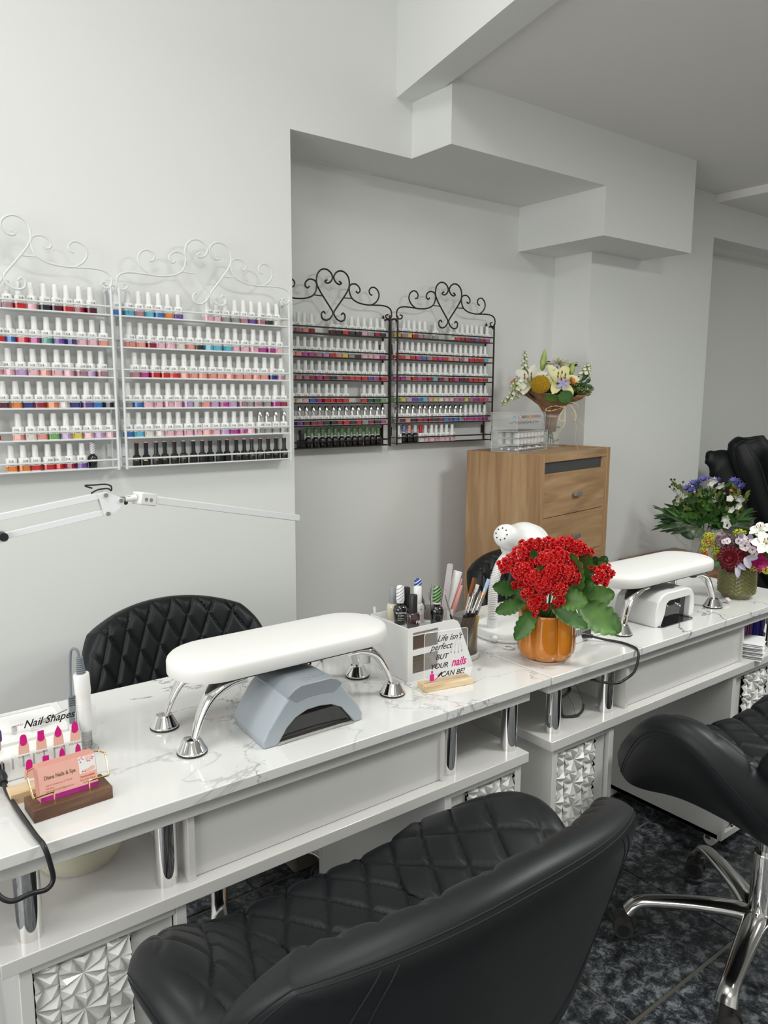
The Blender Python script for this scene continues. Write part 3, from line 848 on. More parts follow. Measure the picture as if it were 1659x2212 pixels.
for px_ in (-0.66, -0.60, 0.60, 0.66):
    pts = []
    for i in range(40):
        q = -0.9 + 1.80 * i / 39
        e = 1e-3
        du = bs(px_ + e, q) - bs(px_ - e, q); dv = bs(px_, q + e) - bs(px_, q - e)
        m_ = max(abs(px_), abs(q))
        pts.append(bs(px_, q) - du.cross(dv).normalized() * (0.035 * (1 - m_ ** 9) ** 0.5))
    seamb.tube(pts, 0.0012, 5)
seam_me = seamb.mesh('seam', M['thread'])
sseam_me = MB().tube(rimcurve(ss, 0.1055, -1, 0.990, bottom=True), 0.0012, 5, closed=True).tube(rimcurve(ss, 0.1055, -1, 0.980, bottom=True), 0.0009, 5, closed=True).mesh('seam', M['thread'])

def caster(parent, x, y, a):
    mb = MB()
    mx = Matrix.Translation((x, y, 0)) @ Matrix.Rotation(a, 4, 'Z')
    for s in (-1, 1):
        mb.tube([(0.012, s * 0.008, 0.026), (0.012, s * 0.025, 0.026)], [0.026, 0.024], 20, mx=mx)
        mb.cur = 1
        mb.tube([(0.012, s * 0.0245, 0.026), (0.012, s * 0.0262, 0.026)], 0.016, 16, mx=mx)
        mb.cur = 0
    mb.tube([(0.012, -0.0085, 0.03), (0.012, 0.0085, 0.03)], 0.02, 14, mx=mx)
    mb.tube([(0, 0, 0.034), (0, 0, 0.075)], 0.012, 10, mx=mx)
    return mb.build('caster', [M['rubber'], M['blackp']], parent, angle=50)

def make_chair(name, label, loc, rz, dz=0.0, angs=(0, 72, 144, 216, 288), sb=1.0, ss_=1.0, sz=1.0):
    t = thing(name, label, 'chair', loc, rz, 'black quilted salon chairs')
    q = lk('seat', seat_me, t, (0, 0, dz)); q.scale = (ss_, 1, sz); q.location.z = dz - 0.47 * (sz - 1); lk('seam', sseam_me, q)
    b = lk('backrest', back_me, t, (0, 0, dz)); b.scale = (sb, 1, 1); s = lk('seam', seam_me, b)
    # mounting plate, gas lift and cover
    MB().box(-0.09, -0.09, 0.452 + dz, 0.09, 0.09, 0.476 + dz).lathe([(0.05, 0.43 + dz), (0.07, 0.453 + dz)], n=20).build('seat_plate', M['blackp'], t, bevel=0.004)
    MB().cyl(0, 0, 0.26, 0.445 + dz, 0.0145, n=24).build('gas_lift', M['chrome'], t)
    MB().lathe([(0.034, 0.075), (0.032, 0.10), (0.0265, 0.135), (0.0265, 0.268), (0.024, 0.275)], n=32).build('column', M['chrome'], t)
    for k in range(5):
        a = radians(angs[k]) - rz
        d = Vector((cos(a), sin(a), 0))
        pts = [d * 0.012 + Vector((0, 0, 0.098)), d * 0.06 + Vector((0, 0, 0.112)), d * 0.16 + Vector((0, 0, 0.113)), d * 0.26 + Vector((0, 0, 0.104)), d * 0.295 + Vector((0, 0, 0.092)), d * 0.312 + Vector((0, 0, 0.070))]
        pp = smooth_path(pts, 5)
        N = len(pp)
        rr = [0.034 - 0.013 * min(1, i / (N * 0.55)) + (0.005 * max(0, (i / N - 0.7) / 0.3)) for i in range(N)]
        lg = MB().tube(pp, rr, 14, flat=0.62, upv=(0, 0, 1)).build('base_leg', M['alu'], t, angle=60)
        caster(lg, d.x * 0.312, d.y * 0.312, a + 0.9 * k)
    return t
make_chair('salon_chair', 'black quilted chair with its back to the camera at the near table', (0.628, 0.845, 0), 0.0, angs=(30, 102, 174, 246, 318), sb=1.13, ss_=1.0)
make_chair('salon_chair', 'black quilted chair at the right table, shown with its side wing and chrome base', (1.800, 0.808, 0), -0.13, dz=-0.045, angs=(131, 56, 195, 268, 340), ss_=1.10, sz=1.3)
make_chair('salon_chair', 'black quilted chair facing the camera behind the grey nail lamp', (0.850, 1.90, 0), pi + 0.10, dz=-0.072, angs=(30, 102, 174, 246, 318), sb=0.97)
make_chair('salon_chair', 'black quilted chair partly hidden behind the brushes and red flowers', (2.225, 1.825, 0), pi + 0.0, dz=-0.075, angs=(57, 129, 201, 273, 345), sb=0.97)

# ------------------------------------------------------------------ things on the near table
TZ = 0.7602
def arm_rest(label, cx, cy, L=0.468, Wd=0.168):
    t = thing('arm_rest', label, 'arm rest', (cx, cy, TZ), 0, 'padded manicure arm rests')
    # stadium shaped pad with soft edge
    def outline(sx, k):
        pts = []
        r = Wd / 2 - sx; hx = L / 2 - Wd / 2
        for i in range(25): a = -pi / 2 + pi * i / 24; pts.append((hx + r * cos(a), r * sin(a)))
        for i in range(25): a = pi / 2 + pi * i / 24; pts.append((-hx + r * cos(a), r * sin(a)))
        return pts
    lv = [(0.010, 0.122), (0.002, 0.1225), (0.0, 0.1245), (0.0, 0.1445), (0.0015, 0.1490), (0.005, 0.1525), (0.012, 0.1555), (0.026, 0.1580), (0.05, 0.1600), (0.075, 0.1608)]
    mb = MB(); vs = []; fs = []
    for sx, z in lv:
        for (x, y) in outline(sx, 0): vs.append((x, y, z - 0.0035 * (x / (L / 2)) ** 2))
    n = 50
    for i in range(len(lv) - 1):
        for k in range(n): fs.append((i * n + k, i * n + (k + 1) % n, (i + 1) * n + (k + 1) % n, (i + 1) * n + k))
    fs.append(tuple(range(n - 1, -1, -1))); fs.append(tuple((len(lv) - 1) * n + k for k in range(n)))
    mb.add(vs, fs).build('pad', M['pad'], t, angle=60)
    MB().prism([(x * 0.96, y * 0.94) for x, y in outline(0.004, 0)], 0.1165, 0.122).build('pad_board', M['blackp'], t)
    for sx in (-1, 1):
        for sy in (-1, 1):
            y = sy * 0.064
            p = [(sx * 0.118, y * 0.75, 0.113), (sx * 0.150, y * 0.8, 0.111), (sx * 0.182, y * 0.88, 0.094), (sx * 0.204, y * 0.95, 0.062), (sx * 0.219, y, 0.024)]
            pp = smooth_path(p, 6); N = len(pp)
            MB().tube(pp, [0.0225 - 0.0135 * (i / (N - 1)) ** 1.1 + 0.004 * (1 - abs(i / N - 0.3) * 3 if abs(i / N - 0.3) < .33 else 0) for i in range(N)], 16, flat=0.5, upv=(0, 0, 1)).build('leg', M['chrome'], t, angle=60)
            fx, fy = sx * 0.223, y
            MB().lathe([(0.0262, 0.0035), (0.0262, 0.006), (0.0245, 0.008), (0.0165, 0.0235), (0.0145, 0.0262), (0.006, 0.0275)], fx, fy, 36).build('foot', M['chrome'], t)
            MB().lathe([(0.0255, 0), (0.0268, 0.001), (0.0265, 0.0036)], fx, fy, 36).build('foot_ring', M['rubber'], t)
    return t
arm_rest('long white padded arm rest on chrome legs above the grey nail lamp', 0.722, 1.272)
arm_rest('white padded arm rest on chrome legs above the white nail lamp', 1.906, 1.232, L=0.478)

# grey nail lamp
t = thing('nail_lamp', 'blue-grey arched nail curing lamp under the near arm rest', 'nail lamp', (0.712, 1.140, TZ), 0.0)
outer = [(-0.106, 0), (-0.108, 0.014), (-0.098, 0.034), (-0.066, 0.078), (-0.050, 0.094), (-0.034, 0.1), (0.034, 0.1), (0.050, 0.094), (0.064, 0.078), (0.096, 0.034), (0.106, 0.014), (0.104, 0)]
arch = [(0.088, 0), (0.080, 0.012), (0.058, 0.040), (0.034, 0.0525), (0.008, 0.056), (-0.018, 0.055), (-0.042, 0.046), (-0.060, 0.030), (-0.080, 0)]
def loft(secs, mb=None, cap0=True, cap1=True):
    """secs: list of closed 3d loops with equal counts"""
    mb = mb or MB(); n = len(secs[0]); vs = [p for s in secs for p in s]; fs = []
    for i in range(len(secs) - 1):
        for k in range(n): fs.append((i * n + k, i * n + (k + 1) % n, (i + 1) * n + (k + 1) % n, (i + 1) * n + k))
    if cap0: fs.append(tuple(range(n - 1, -1, -1)))
    if cap1: fs.append(tuple((len(secs) - 1) * n + k for k in range(n)))
    return mb.add(vs, fs)
prof = outer + arch
def osec(y, s, h, lean=0.0):
    return [(x * s, y + lean * z, z * h) for x, z in prof]
loft([osec(-0.000, 1.0, 0.93, 0.0), osec(0.006, 1.015, 0.97), osec(0.03, 1.0, 1.0), osec(0.10, 0.96, 1.0), osec(0.140, 0.90, 0.93), osec(0.150, 0.84, 0.80)]).build('housing', M['grayuv'], t, bevel=0.0025, angle=25)
# raised hood on top
hood = [(-0.060, 0.0855), (-0.047, 0.0975), (-0.032, 0.1035), (0.032, 0.1035), (0.047, 0.0975), (0.060, 0.0855), (0.040, 0.070), (0.015, 0.0745), (-0.015, 0.0745), (-0.040, 0.068)]
loft([[(x, -0.0035 + 0.12 * (0.1 - z), z) for x, z in hood], [(x, 0.02, z) for x, z in hood], [(x * 0.96, 0.125, z) for x, z in hood]]).build('hood', M['grayuv2'], t, bevel=0.002, angle=25)
text('O·P·I', 0.020, M['grayuv2'], t, name='embossed_letters', ext=0.0008, mx=frame((0.008, 0.018, 0.1037), (1, 0, 0), (0, 1, 0)), xs=1.3)
# smoked visor closing the arch, floor tray, led lenses
mb = MB()
mb.prism([(x * 0.985, z * 0.985 + 0.001) for x, z in arch], 0, 0.0015, mx=Matrix.Translation((0, 0.012, 0)) @ XZ)
mb.build('visor', M['visor'], t)
MB().box(-0.086, 0.016, 0.0005, 0.086, 0.13, 0.003).build('floor_tray', M['smoke'], t)
MB().prism([(x * 0.97, z * 0.97) for x, z in arch], 0, 0.002, mx=Matrix.Translation((0, 0.135, 0)) @ XZ).build('back_wall', M['smoke'], t)
for lx, ly, lz in ((-0.03, 0.06, 0.050), (0.0, 0.06, 0.053), (0.03, 0.06, 0.05), (-0.015, 0.10, 0.05), (0.02, 0.10, 0.05), (-0.05, 0.09, 0.034), (0.052, 0.07, 0.038)):
    MB().sphere((lx, ly, lz), 0.006, 12, 8).build('lens', M['chrome'], t)
MB().tube(smooth_path([(x, -0.0012, z) for x, z in ((-0.080, 0.0012), (-0.04, 0.0045), (0.0, 0.0055), (0.045, 0.004), (0.085, 0.0012))], 5), 0.0014, 6).build('tray_lip', M['taupe2'], t)
tag(MB().tube(smooth_path([(0.80, 1.30, 0.83), (0.83, 1.34, 0.845), (0.86, 1.36, 0.835), (0.89, 1.40, 0.79), (0.93, 1.46, 0.765), (0.95, 1.52, 0.7625), (0.96, 1.575, 0.7625)], 6), 0.0022, 8).build('power_cord', M['blackp']),
    'thin black cord running from the grey nail lamp across the table', 'cord')

# ------------------------------------------------------------------ desk organiser with bottles
OX, OY = 1.010, 1.238
t = thing('desk_organizer', 'white plastic desk organiser with window cut-outs beside the acrylic quote sign', 'organiser', (OX, OY, TZ), -0.03)
th = 0.003
mb = MB()
# front side panel with two windows
P_ = lambda a, b, c, d: mb.box(a, 0, b, c, th, d)
P_(0, 0, 0.014, 0.121); P_(0.014, 0, 0.086, 0.016); P_(0.014, 0.057, 0.086, 0.070); P_(0.014, 0.110, 0.086, 0.121)
mb.prism([(0.086, 0), (0.193, 0), (0.149, 0.105), (0.143, 0.115), (0.132, 0.1205), (0.120, 0.121), (0.086, 0.121)], 0, -th, mx=XZ)
mb.build('side_panel', M['whitep'], t, smooth=False)
mb = MB(); mb.prism([(0, 0), (0.193, 0), (0.149, 0.105), (0.143, 0.115), (0.132, 0.1205), (0.120, 0.121), (0, 0.121)], 0, -th, mx=Matrix.Translation((0, 0.140, 0)) @ XZ)
mb.build('side_panel', M['whitep'], t, smooth=False)
MB().box(0, 0.003, 0, 0.003, 0.140, 0.121).build('back_panel', M['whitep'], t, bevel=0.0006)
MB().box(0.003, 0.003, 0, 0.150, 0.14, 0.003).box(0.003, 0.003, 0.060, 0.15, 0.14, 0.063).build('drawer_floor', M['whitep'], t)
MB().box(0.003, 0.003, 0.101, 0.145, 0.14, 0.104).build('top_tray', M['marble'], t)
for z0 in (0.016, 0.070):
    mb = MB(); q = rrect(0.0135, z0 - 0.001, 0.0865, z0 + 0.042, 0.006)
    mb.prism(q, 0, -0.0008, mx=Matrix.Translation((0, 0.0035, 0)) @ XZ).build('window', M['smokeglass'], t)
MB().box(0.02, 0.03, 0.0035, 0.09, 0.1, 0.030).build('drawer_content', M['whitep'], t, bevel=0.003)
MB().box(0.015, 0.02, 0.0635, 0.10, 0.11, 0.095).build('drawer_content', M['walnut'], t, bevel=0.006)

def tall_bottle(name, label, x, y, kind, s=1.0):
    t = thing(name, label, 'bottle', (x, y, TZ + 0.1042), random.uniform(-0.6, -0.3))
    if kind in ('blazing', 'green', 'blue'):
        f = 1.12
        lk('bottle_body', opi_m, t).scale = (f, f, f); lk('neck_ring', ring_m, t).scale = (f, f, f)
        lk('cap', opc[{'blazing': 'S', 'green': 'N', 'blue': 'A'}[kind]], t).scale = (f, f, f)
        if kind == 'blazing':
            for i, (s_, sz) in enumerate((('BLAZING', 0.0058), ('STAR', 0.0058), ('GEL POLISH', 0.0028), ('BASE COAT', 0.0028))):
                text(s_, sz, M['whitep'], t, mx=FRONT(0, -0.0165 + (0.0012 if i > 1 else 0), (0.029, 0.0225, 0.0155, 0.0115)[i]), res=2)
        if kind == 'green':
            MB().tube([(0.0085 * cos(a), -0.0166, 0.019 + 0.0085 * sin(a)) for a in [2 * pi * i / 20 for i in range(20)]], 0.0003, 4, closed=True).build('ring_mark', M['inkgrey'], t)
            MB().lathe([(0.0092, 0.0495), (0.0094, 0.053)], n=20).build('cap_collar', M['pinkwhite'], t)
        return t
    g, c = {'grey': ('clearbottle', 'greycap'), 'black': ('blackg', 'blackp'), 'maroon': ('maroonglass', 'blackp'), 'white': ('whitep', 'whitep')}[kind]
    h = {'grey': (0.038, 0.079), 'black': (0.034, 0.078), 'maroon': (0.036, 0.076), 'white': (0.044, 0.084)}[kind]
    MB().lathe([(0.0138, 0), (0.0148, 0.002), (0.0148, h[0] - 0.006), (0.012, h[0] - 0.001), (0.0088, h[0])], n=28, sq=(3.2 if kind == 'maroon' else None)).build('bottle_body', M[g], t)
    MB().lathe([(0.0094, h[0]), (0.0094, h[1] - 0.002), (0.0086, h[1])], n=24).build('cap', M[c], t)
    if kind == 'maroon': text('PR', 0.010, M['whitep'], t, mx=frame((0.010, -0.0143, 0.016), (1, 0.35, 0), (0, 0, 1)))
    if kind == 'white':
        text('10', 0.006, M['inkgrey'], t, mx=FRONT(0.004, -0.0151, 0.033))
        MB().lathe([(0.0149, 0.004), (0.0149, 0.020)], n=28, capb=False, capt=False).build('label_band', M['pinkwhite'], t)
    return t
tall_bottle('polish_bottle', 'clear polish bottle with grey cap at the left end of the organiser tray', 1.068, 1.365, 'grey')
tall_bottle('polish_bottle', 'round black polish bottle lettered blazing star on the organiser', 1.058, 1.326, 'blazing')
tall_bottle('polish_bottle', 'black polish bottle with tall plain black cap behind the maroon one', 1.085, 1.338, 'black')
tall_bottle('polish_bottle', 'dark maroon polish bottle with black cap at the front of the organiser', 1.062, 1.284, 'maroon')
tall_bottle('polish_bottle', 'white gel polish bottle with white cap on the organiser tray', 1.098, 1.312, 'white')
tall_bottle('polish_bottle', 'black polish bottle with blue striped cap at the back of the organiser', 1.132, 1.352, 'blue')
tall_bottle('polish_bottle', 'round black polish bottle with green striped cap by the quote sign', 1.120, 1.270, 'green')

# glass jar of thin brushes on the tray
t = thing('brush_jar', 'small smoky glass jar with thin clear brushes behind the green-capped bottle', 'jar', (1.140, 1.318, TZ + 0.1042))
MB().lathe([(0.0165, 0), (0.017, 0.002), (0.017, 0.028), (0.0155, 0.028), (0.0155, 0.003), (0.001, 0.003)], n=28, capt=False).build('jar', M['smokeglass'], t)
for i in range(6):
    a = -0.5 + 0.14 * i
    MB().tube([(0.004 * (i - 3) * 0.5, 0.003 * (i % 3 - 1), 0.004), (0.013 * (i - 3.5) - 0.004, 0.010 * (i % 3 - 1), 0.066 + 0.006 * (i % 3))], 0.0012, 6).build('thin_brush', M['acryl' if i % 2 else 'steel'], t)

# tool cup at the right of the organiser
CX, CY = 1.226, 1.290
t = thing('tool_cup', 'clear smoky tumbler of brushes and files with white base', 'cup', (CX, CY, TZ))
MB().lathe([(0.034, 0), (0.0365, 0.002), (0.0365, 0.0105), (0.034, 0.012)], n=36).build('cup_base', M['whitep'], t)
MB().lathe([(0.0325, 0.012), (0.0325, 0.105), (0.0312, 0.105), (0.0312, 0.014), (0.001, 0.014)], n=36, capt=False).build('tumbler', M['smokeglass'], t)
def stick(name, label, cat, a, b, parts, group=None):
    """a lower end, b upper end (world); parts = [(name, t0, t1, r0, r1, mat, flat)]"""
    a, b = Vector(a), Vector(b)
    t = thing(name, label, cat, a, 0, group)
    d = b - a
    for (n, t0, t1, r0, r1, mm, fl) in parts:
        MB().tube([d * t0, d * (t0 + (t1 - t0) * 0.33), d * (t0 + (t1 - t0) * 0.75), d * t1], [r0, (r0 * 2 + r1) / 3, (r0 + r1 * 3) / 4 if r1 > 0.0006 else r0 * 0.8, r1], 10, flat=fl, upv=(0.6, 0.8, 0)).build(n, M[mm], t)
    return t
zb = TZ + 0.018
BR = 'brushes in the tool cup'
stick('makeup_brush', 'larger fluffy brown-tipped dust brush standing tallest in the cup', 'brush', (1.214, 1.300, zb), (1.247, 1.283, 0.953), [('handle', 0, 0.45, 0.0026, 0.0026, 'blackp', 1), ('ferrule', 0.45, 0.77, 0.0022, 0.0042, 'acryl', 1), ('bristles', 0.77, 1, 0.0045, 0.0028, 'bristle', 0.6)])
stick('makeup_brush', 'smaller brown-tipped dust brush just right of the tallest one', 'brush', (1.222, 1.304, zb), (1.259, 1.287, 0.949), [('handle', 0, 0.45, 0.0026, 0.0026, 'blackp', 1), ('ferrule', 0.45, 0.80, 0.0022, 0.003, 'acryl', 1), ('bristles', 0.80, 1, 0.0032, 0.0018, 'bristle', 0.6)])
tips = [(1.244, 0.925, 'bristle'), (1.253, 0.930, 'acryl'), (1.262, 0.934, 'whitep'), (1.270, 0.918, 'acryl'), (1.276, 0.912, 'orangetip'), (1.284, 0.922, 'whitep'), (1.291, 0.913, 'orangetip')]
TN = ['short brown tip', 'slanted clear tip', 'white fan tip', 'clear stubby tip', 'thin orange tip', 'pale narrow tip', 'bright orange tip']
for i, (x, z, mm) in enumerate(tips):
    stick('nail_brush', 'slim black and silver nail brush with %s in the cup' % TN[i], 'brush', (1.203 + 0.006 * i, 1.298 - 0.003 * (i % 3), zb + 0.004 * i), (x, 1.284 - 0.003 * (i % 2), z),
          [('handle', 0, 0.58, 0.0018, 0.0028, 'blackp', 1), ('ferrule', 0.58, 0.88, 0.0028, 0.0024, 'alu', 1), ('bristles', 0.88, 1, 0.0024 if i != 2 else 0.0034, 0.0010 if i != 2 else 0.0048, mm, 0.5)], BR)
stick('nail_file', 'pale blue marbled plastic file leaning right in the cup', 'nail file', (1.237, 1.298, zb), (1.303, 1.288, 0.941), [('blade', 0, 1, 0.0055, 0.0045, 'bluefile', 0.35)])
stick('orange_stick', 'yellow plastic stick low inside the tool cup', 'stick', (1.236, 1.272, zb), (1.251, 1.270, 0.862), [('shaft', 0, 1, 0.0045, 0.0045, 'yellowp', 0.4)])
# white inner cup with files and pink tools behind the organiser's right end
t = thing('pen_cup', 'plain white cup holding pink tweezers behind the organiser', 'cup', (1.190, 1.318, TZ))
MB().lathe([(0.016, 0), (0.018, 0.002), (0.0205, 0.120), (0.0190, 0.120), (0.0170, 0.004), (0.001, 0.004)], n=32, capt=False).build('cup', M['whitep'], t)
t = thing('nail_file', 'grey emery board with black core leaning left in the cup', 'nail file', (1.168, 1.305, 0.850), 0)
d = Vector((0.028, -0.010, 0.138)).normalized()
mx = frame((0, 0, 0), Vector((0.8, -0.5, -0.12)), d)
MB().prism(rrect(-0.0075, 0, 0.0075, 0.145, 0.005), -0.0012, 0.0012, mx=mx).build('core', M['blackp'], t)
MB().prism(rrect(-0.0072, 0.0005, 0.0072, 0.1445, 0.005), 0.0012, 0.0022, mx=mx).prism(rrect(-0.0072, 0.0005, 0.0072, 0.1445, 0.005), -0.0022, -0.0012, mx=mx).build('emery_face', M['sand'], t)
stick('tube_applicator', 'glossy white rounded tube leaning between the emery board and pink tools', 'tube', (1.180, 1.318, 0.835), (1.212, 1.300, 0.970), [('tube', 0, 0.45, 0.006, 0.0085, 'whitep', 0.8), ('wide_end', 0.45, 1, 0.0085, 0.0105, 'whitep', 0.8)])
stick('pink_tweezers', 'taller pink plastic tool standing in the white cup', 'tool', (1.194, 1.322, 0.84), (1.221, 1.296, 0.952), [('blade', 0, 1, 0.0075, 0.0022, 'pink', 0.6)])
stick('pink_tweezers', 'shorter pink plastic tool in front of the taller one', 'tool', (1.194, 1.312, 0.84), (1.214, 1.288, 0.938), [('blade', 0, 1, 0.0085, 0.0024, 'pink', 0.6)])
t = stick('metal_tweezers', 'slim steel and black tweezers crossing in front of the emery board', 'tweezers', (1.180, 1.274, 0.840), (1.150, 1.276, 0.928), [('arm', 0, 0.45, 0.0022, 0.0022, 'blackp', 0.8), ('tip', 0.45, 1, 0.0024, 0.0008, 'steel', 0.6)])
# slim things behind the organiser
t = thing('glue_bottle', 'small white capped bottle between the arm rest and the organiser', 'bottle', (1.012, 1.400, TZ))
MB().lathe([(0.012, 0), (0.0125, 0.002), (0.0125, 0.07), (0.009, 0.078)], n=24).build('bottle_body', M['whitep'], t)
MB().lathe([(0.0105, 0.078), (0.0105, 0.112), (0.0095, 0.114)], n=24).build('cap', M['whitep'], t)
stick('white_pen', 'slim white pen standing behind the left corner of the organiser', 'pen', (1.050, 1.388, TZ + 0.001), (1.040, 1.400, 0.889), [('barrel', 0, 0.72, 0.0028, 0.0034, 'walnut', 1), ('cap', 0.72, 1, 0.0046, 0.004, 'whitep', 1)])

# ------------------------------------------------------------------ quote sign
t = thing('quote_sign', 'clear acrylic quote sign in a pale pine block in front of the organiser', 'sign', (1.066, 1.176, TZ), -0.19)
MB().box(-0.060, -0.018, 0, 0.060, -0.002, 0.0135).box(-0.060, 0.0015, 0, 0.060, 0.018, 0.0135).box(-0.06, -0.002, 0, 0.06, 0.0015, 0.006).build('sign_base', M['pine'], t, bevel=0.001)
mb = MB(); mb.prism(rrect(-0.054, 0.006, 0.054, 0.124, 0.006), -0.0012, 0.0012, mx=XZ); mb.build('acrylic_sheet', M['sheet'], t)
MB().tube([(x, 0, z) for x, z in rrect(-0.054, 0.006, 0.054, 0.124, 0.006)], 0.0006, 4, closed=True).build('sheet_edge', M['whitep'], t)
sg = lambda s_, sz, x, z, mm='ink', sh=0.0, off=0.0, xs=1.0, sp=1.0, al='CENTER': text(s_, sz, M[mm], t, mx=FRONT(x, -0.0015, z), shear=sh, off=off, xs=xs, spacing=sp, align=al)
sg("Life isn't", 0.0195, 0.006, 0.108, sh=0.45, xs=0.92, off=0.0001)
sg('perfect', 0.0195, -0.014, 0.090, sh=0.45, xs=0.92, off=0.0001)
sg('BUT', 0.0160, -0.012, 0.067, sh=0.3, off=0.0002)
sg('YOUR', 0.0160, -0.018, 0.047, sh=0.3, off=0.0002)
sg('nails', 0.0260, 0.031, 0.050, 'inkmag', 0.35, 0.0006, 0.80)
sg('CAN BE!', 0.0160, 0.016, 0.027, sh=0.3, off=0.0002)
# little polish bottle, brush and hand drawing
mb = MB(); y_ = -0.0016
mb.prism(rrect(-0.0405, 0.016, -0.0300, 0.032, 0.002), 0, 0.0003, mx=Matrix.Translation((0, y_, 0)) @ XZ).prism(rrect(-0.0375, 0.033, -0.033, 0.039, 0.0008), 0, 0.0003, mx=Matrix.Translation((0, y_, 0)) @ XZ)
mb.build('printed_bottle', M['inkmag'], t)
mx = frame((-0.020, y_, 0.024), (0.75, 0, 0.66), (-0.66, 0, 0.75))
MB().box(0.0, -0.0022, 0, 0.013, 0.0022, 0.0003, mx=mx).build('printed_brush', M['ink'], t)
MB().box(-0.010, -0.0008, 0, 0.0, 0.0008, 0.0003, mx=mx).build('printed_brush_tip', M['inkmag'], t)
mb = MB()
for i in range(4):
    mb.tube(smooth_path([(0.020 + 0.004 * i, y_, 0.094), (0.014 + 0.0075 * i, y_, 0.086), (0.012 + 0.009 * i, y_, 0.077 - 0.002 * (i in (1, 2)))], 4), 0.0002, 4)
mb.tube(smooth_path([(0.020, y_, 0.094), (0.026, y_, 0.099), (0.036, y_, 0.100)], 4), 0.0002, 4)
for i in range(4): mb.tube([(0.012 + 0.009 * i, y_, 0.076 - 0.002 * (i in (1, 2))), (0.0115 + 0.009 * i, y_, 0.0725 - 0.002 * (i in (1, 2)))], 0.0008, 5)
mb.build('printed_hand', M['ink'], t)

# ------------------------------------------------------------------ business card holder
t = thing('card_holder', 'brown walnut card holder with brass wire arms at the table front', 'card holder', (0.279, 1.160, TZ), 0.04)
MB().box(-0.058, -0.026, 0, 0.058, 0.026, 0.0195).build('holder_base', M['walnut'], t, bevel=0.0008)
for sx in (-1, 1):
    MB().tube(smooth_path([(sx * 0.026, -0.017, 0.015), (sx * 0.026, -0.017, 0.033), (sx * 0.0285, -0.0175, 0.036), (sx * 0.052, -0.019, 0.036), (sx * 0.0555, -0.018, 0.0385), (sx * 0.0575, -0.002, 0.061), (sx * 0.057, 0.004, 0.064), (sx * 0.050, 0.016, 0.064), (sx * 0.035, 0.0175, 0.062), (sx * 0.034, 0.018, 0.015)], 4), 0.0014, 8).build('wire_arm', M['gold'], t)
tilt = frame((0, 0, 0), (1, 0, 0), (0, 0.20, 0.98))
card0 = MB().box(-0.0425, 0, -0.0003, 0.0425, 0.052, 0.0003).mesh('business_card', M['cardpink'])
for i in range(9):
    o = lk('business_card', card0, None)
    o.matrix_world = Matrix.Translation((0.279 - 0.0003 * i, 1.1500 + 0.0022 * i, TZ + 0.0197)) @ Matrix.Rotation(0.04 + 0.006 * (i % 3 - 1), 4, 'Z') @ tilt
    if i == 0:
        tag(o, 'front pink business card with shop name and hand picture in the brass holder', 'card', 'business cards in the holder')
        c0 = o
    else: tag(o, 'plain pink business card edge behind the front card in the holder', 'card', 'business cards in the holder')
T_ = lambda s_, sz, x, y, mm, **k: text(s_, sz, M[mm], c0, mx=Matrix.Translation((x, y, 0.0004)), ext=0.00005, **k)
mb = MB().box(-0.0425, 0, 0.0003, 0.0425, 0.0072, 0.0005); mb.build('magenta_stripe', M['cardmag'], c0)
T_('Diana Nails & Spa', 0.0080, -0.012, 0.0340, 'inkgold', off=0.0002, xs=0.80)
T_('Adres: hekelstraat 37 AH BL', 0.0037, -0.0335, 0.0225, 'inkpink', align='LEFT', xs=0.9)
T_('Alkmaar', 0.0037, -0.0335, 0.0180, 'inkpink', align='LEFT', xs=0.9)
T_('Email: diananail55@gmail.com', 0.0037, -0.0335, 0.0135, 'inkpink', align='LEFT', xs=0.9)
T_('Openingstijden', 0.0046, 0.0275, 0.0205, 'inkred', off=0.0001, xs=0.82)
T_('Ma-Za 09.30-17.30 uur', 0.0030, 0.0275, 0.0155, 'inkgold', xs=0.85)
T_('Zo 10-17.00 uur', 0.0030, 0.0285, 0.0115, 'inkgold', xs=0.85)
MB().box(0.0165, 0.0255, 0.0003, 0.0415, 0.0505, 0.0005).build('printed_picture', M['paperwhite'], c0)
mb = MB()
for i in range(4):
    mb.prism(rrect(0.027 + 0.0028 * i, 0.043, 0.0293 + 0.0028 * i, 0.0500, 0.001), 0.0005, 0.0006)
mb.prism([(0.018, 0.0268), (0.028, 0.0265), (0.038, 0.0275), (0.0405, 0.031), (0.036, 0.034), (0.029, 0.031), (0.022, 0.030)], 0.0005, 0.0006)
mb.build('printed_fingers', M['skin'], c0)
mb = MB()
for x, y in ((0.0185, 0.047), (0.0215, 0.049), (0.0195, 0.043), (0.0235, 0.0465), (0.037, 0.044), (0.0385, 0.0465), (0.021, 0.0285), (0.025, 0.0275), (0.030, 0.0420), (0.0328, 0.042)):
    mb.prism([(x + 0.0012 * cos(a), y + 0.0008 * sin(a)) for a in [k * pi / 4 for k in range(8)]], 0.0006, 0.0007)
mb.build('printed_petals', M['inkmag'], c0)
T_("Beauty that's", 0.0031, 0.0275, 0.0390, 'ink', shear=0.4, off=0.0001)
T_('Naturally You', 0.0031, 0.0300, 0.0350, 'ink', shear=0.4, off=0.0001)

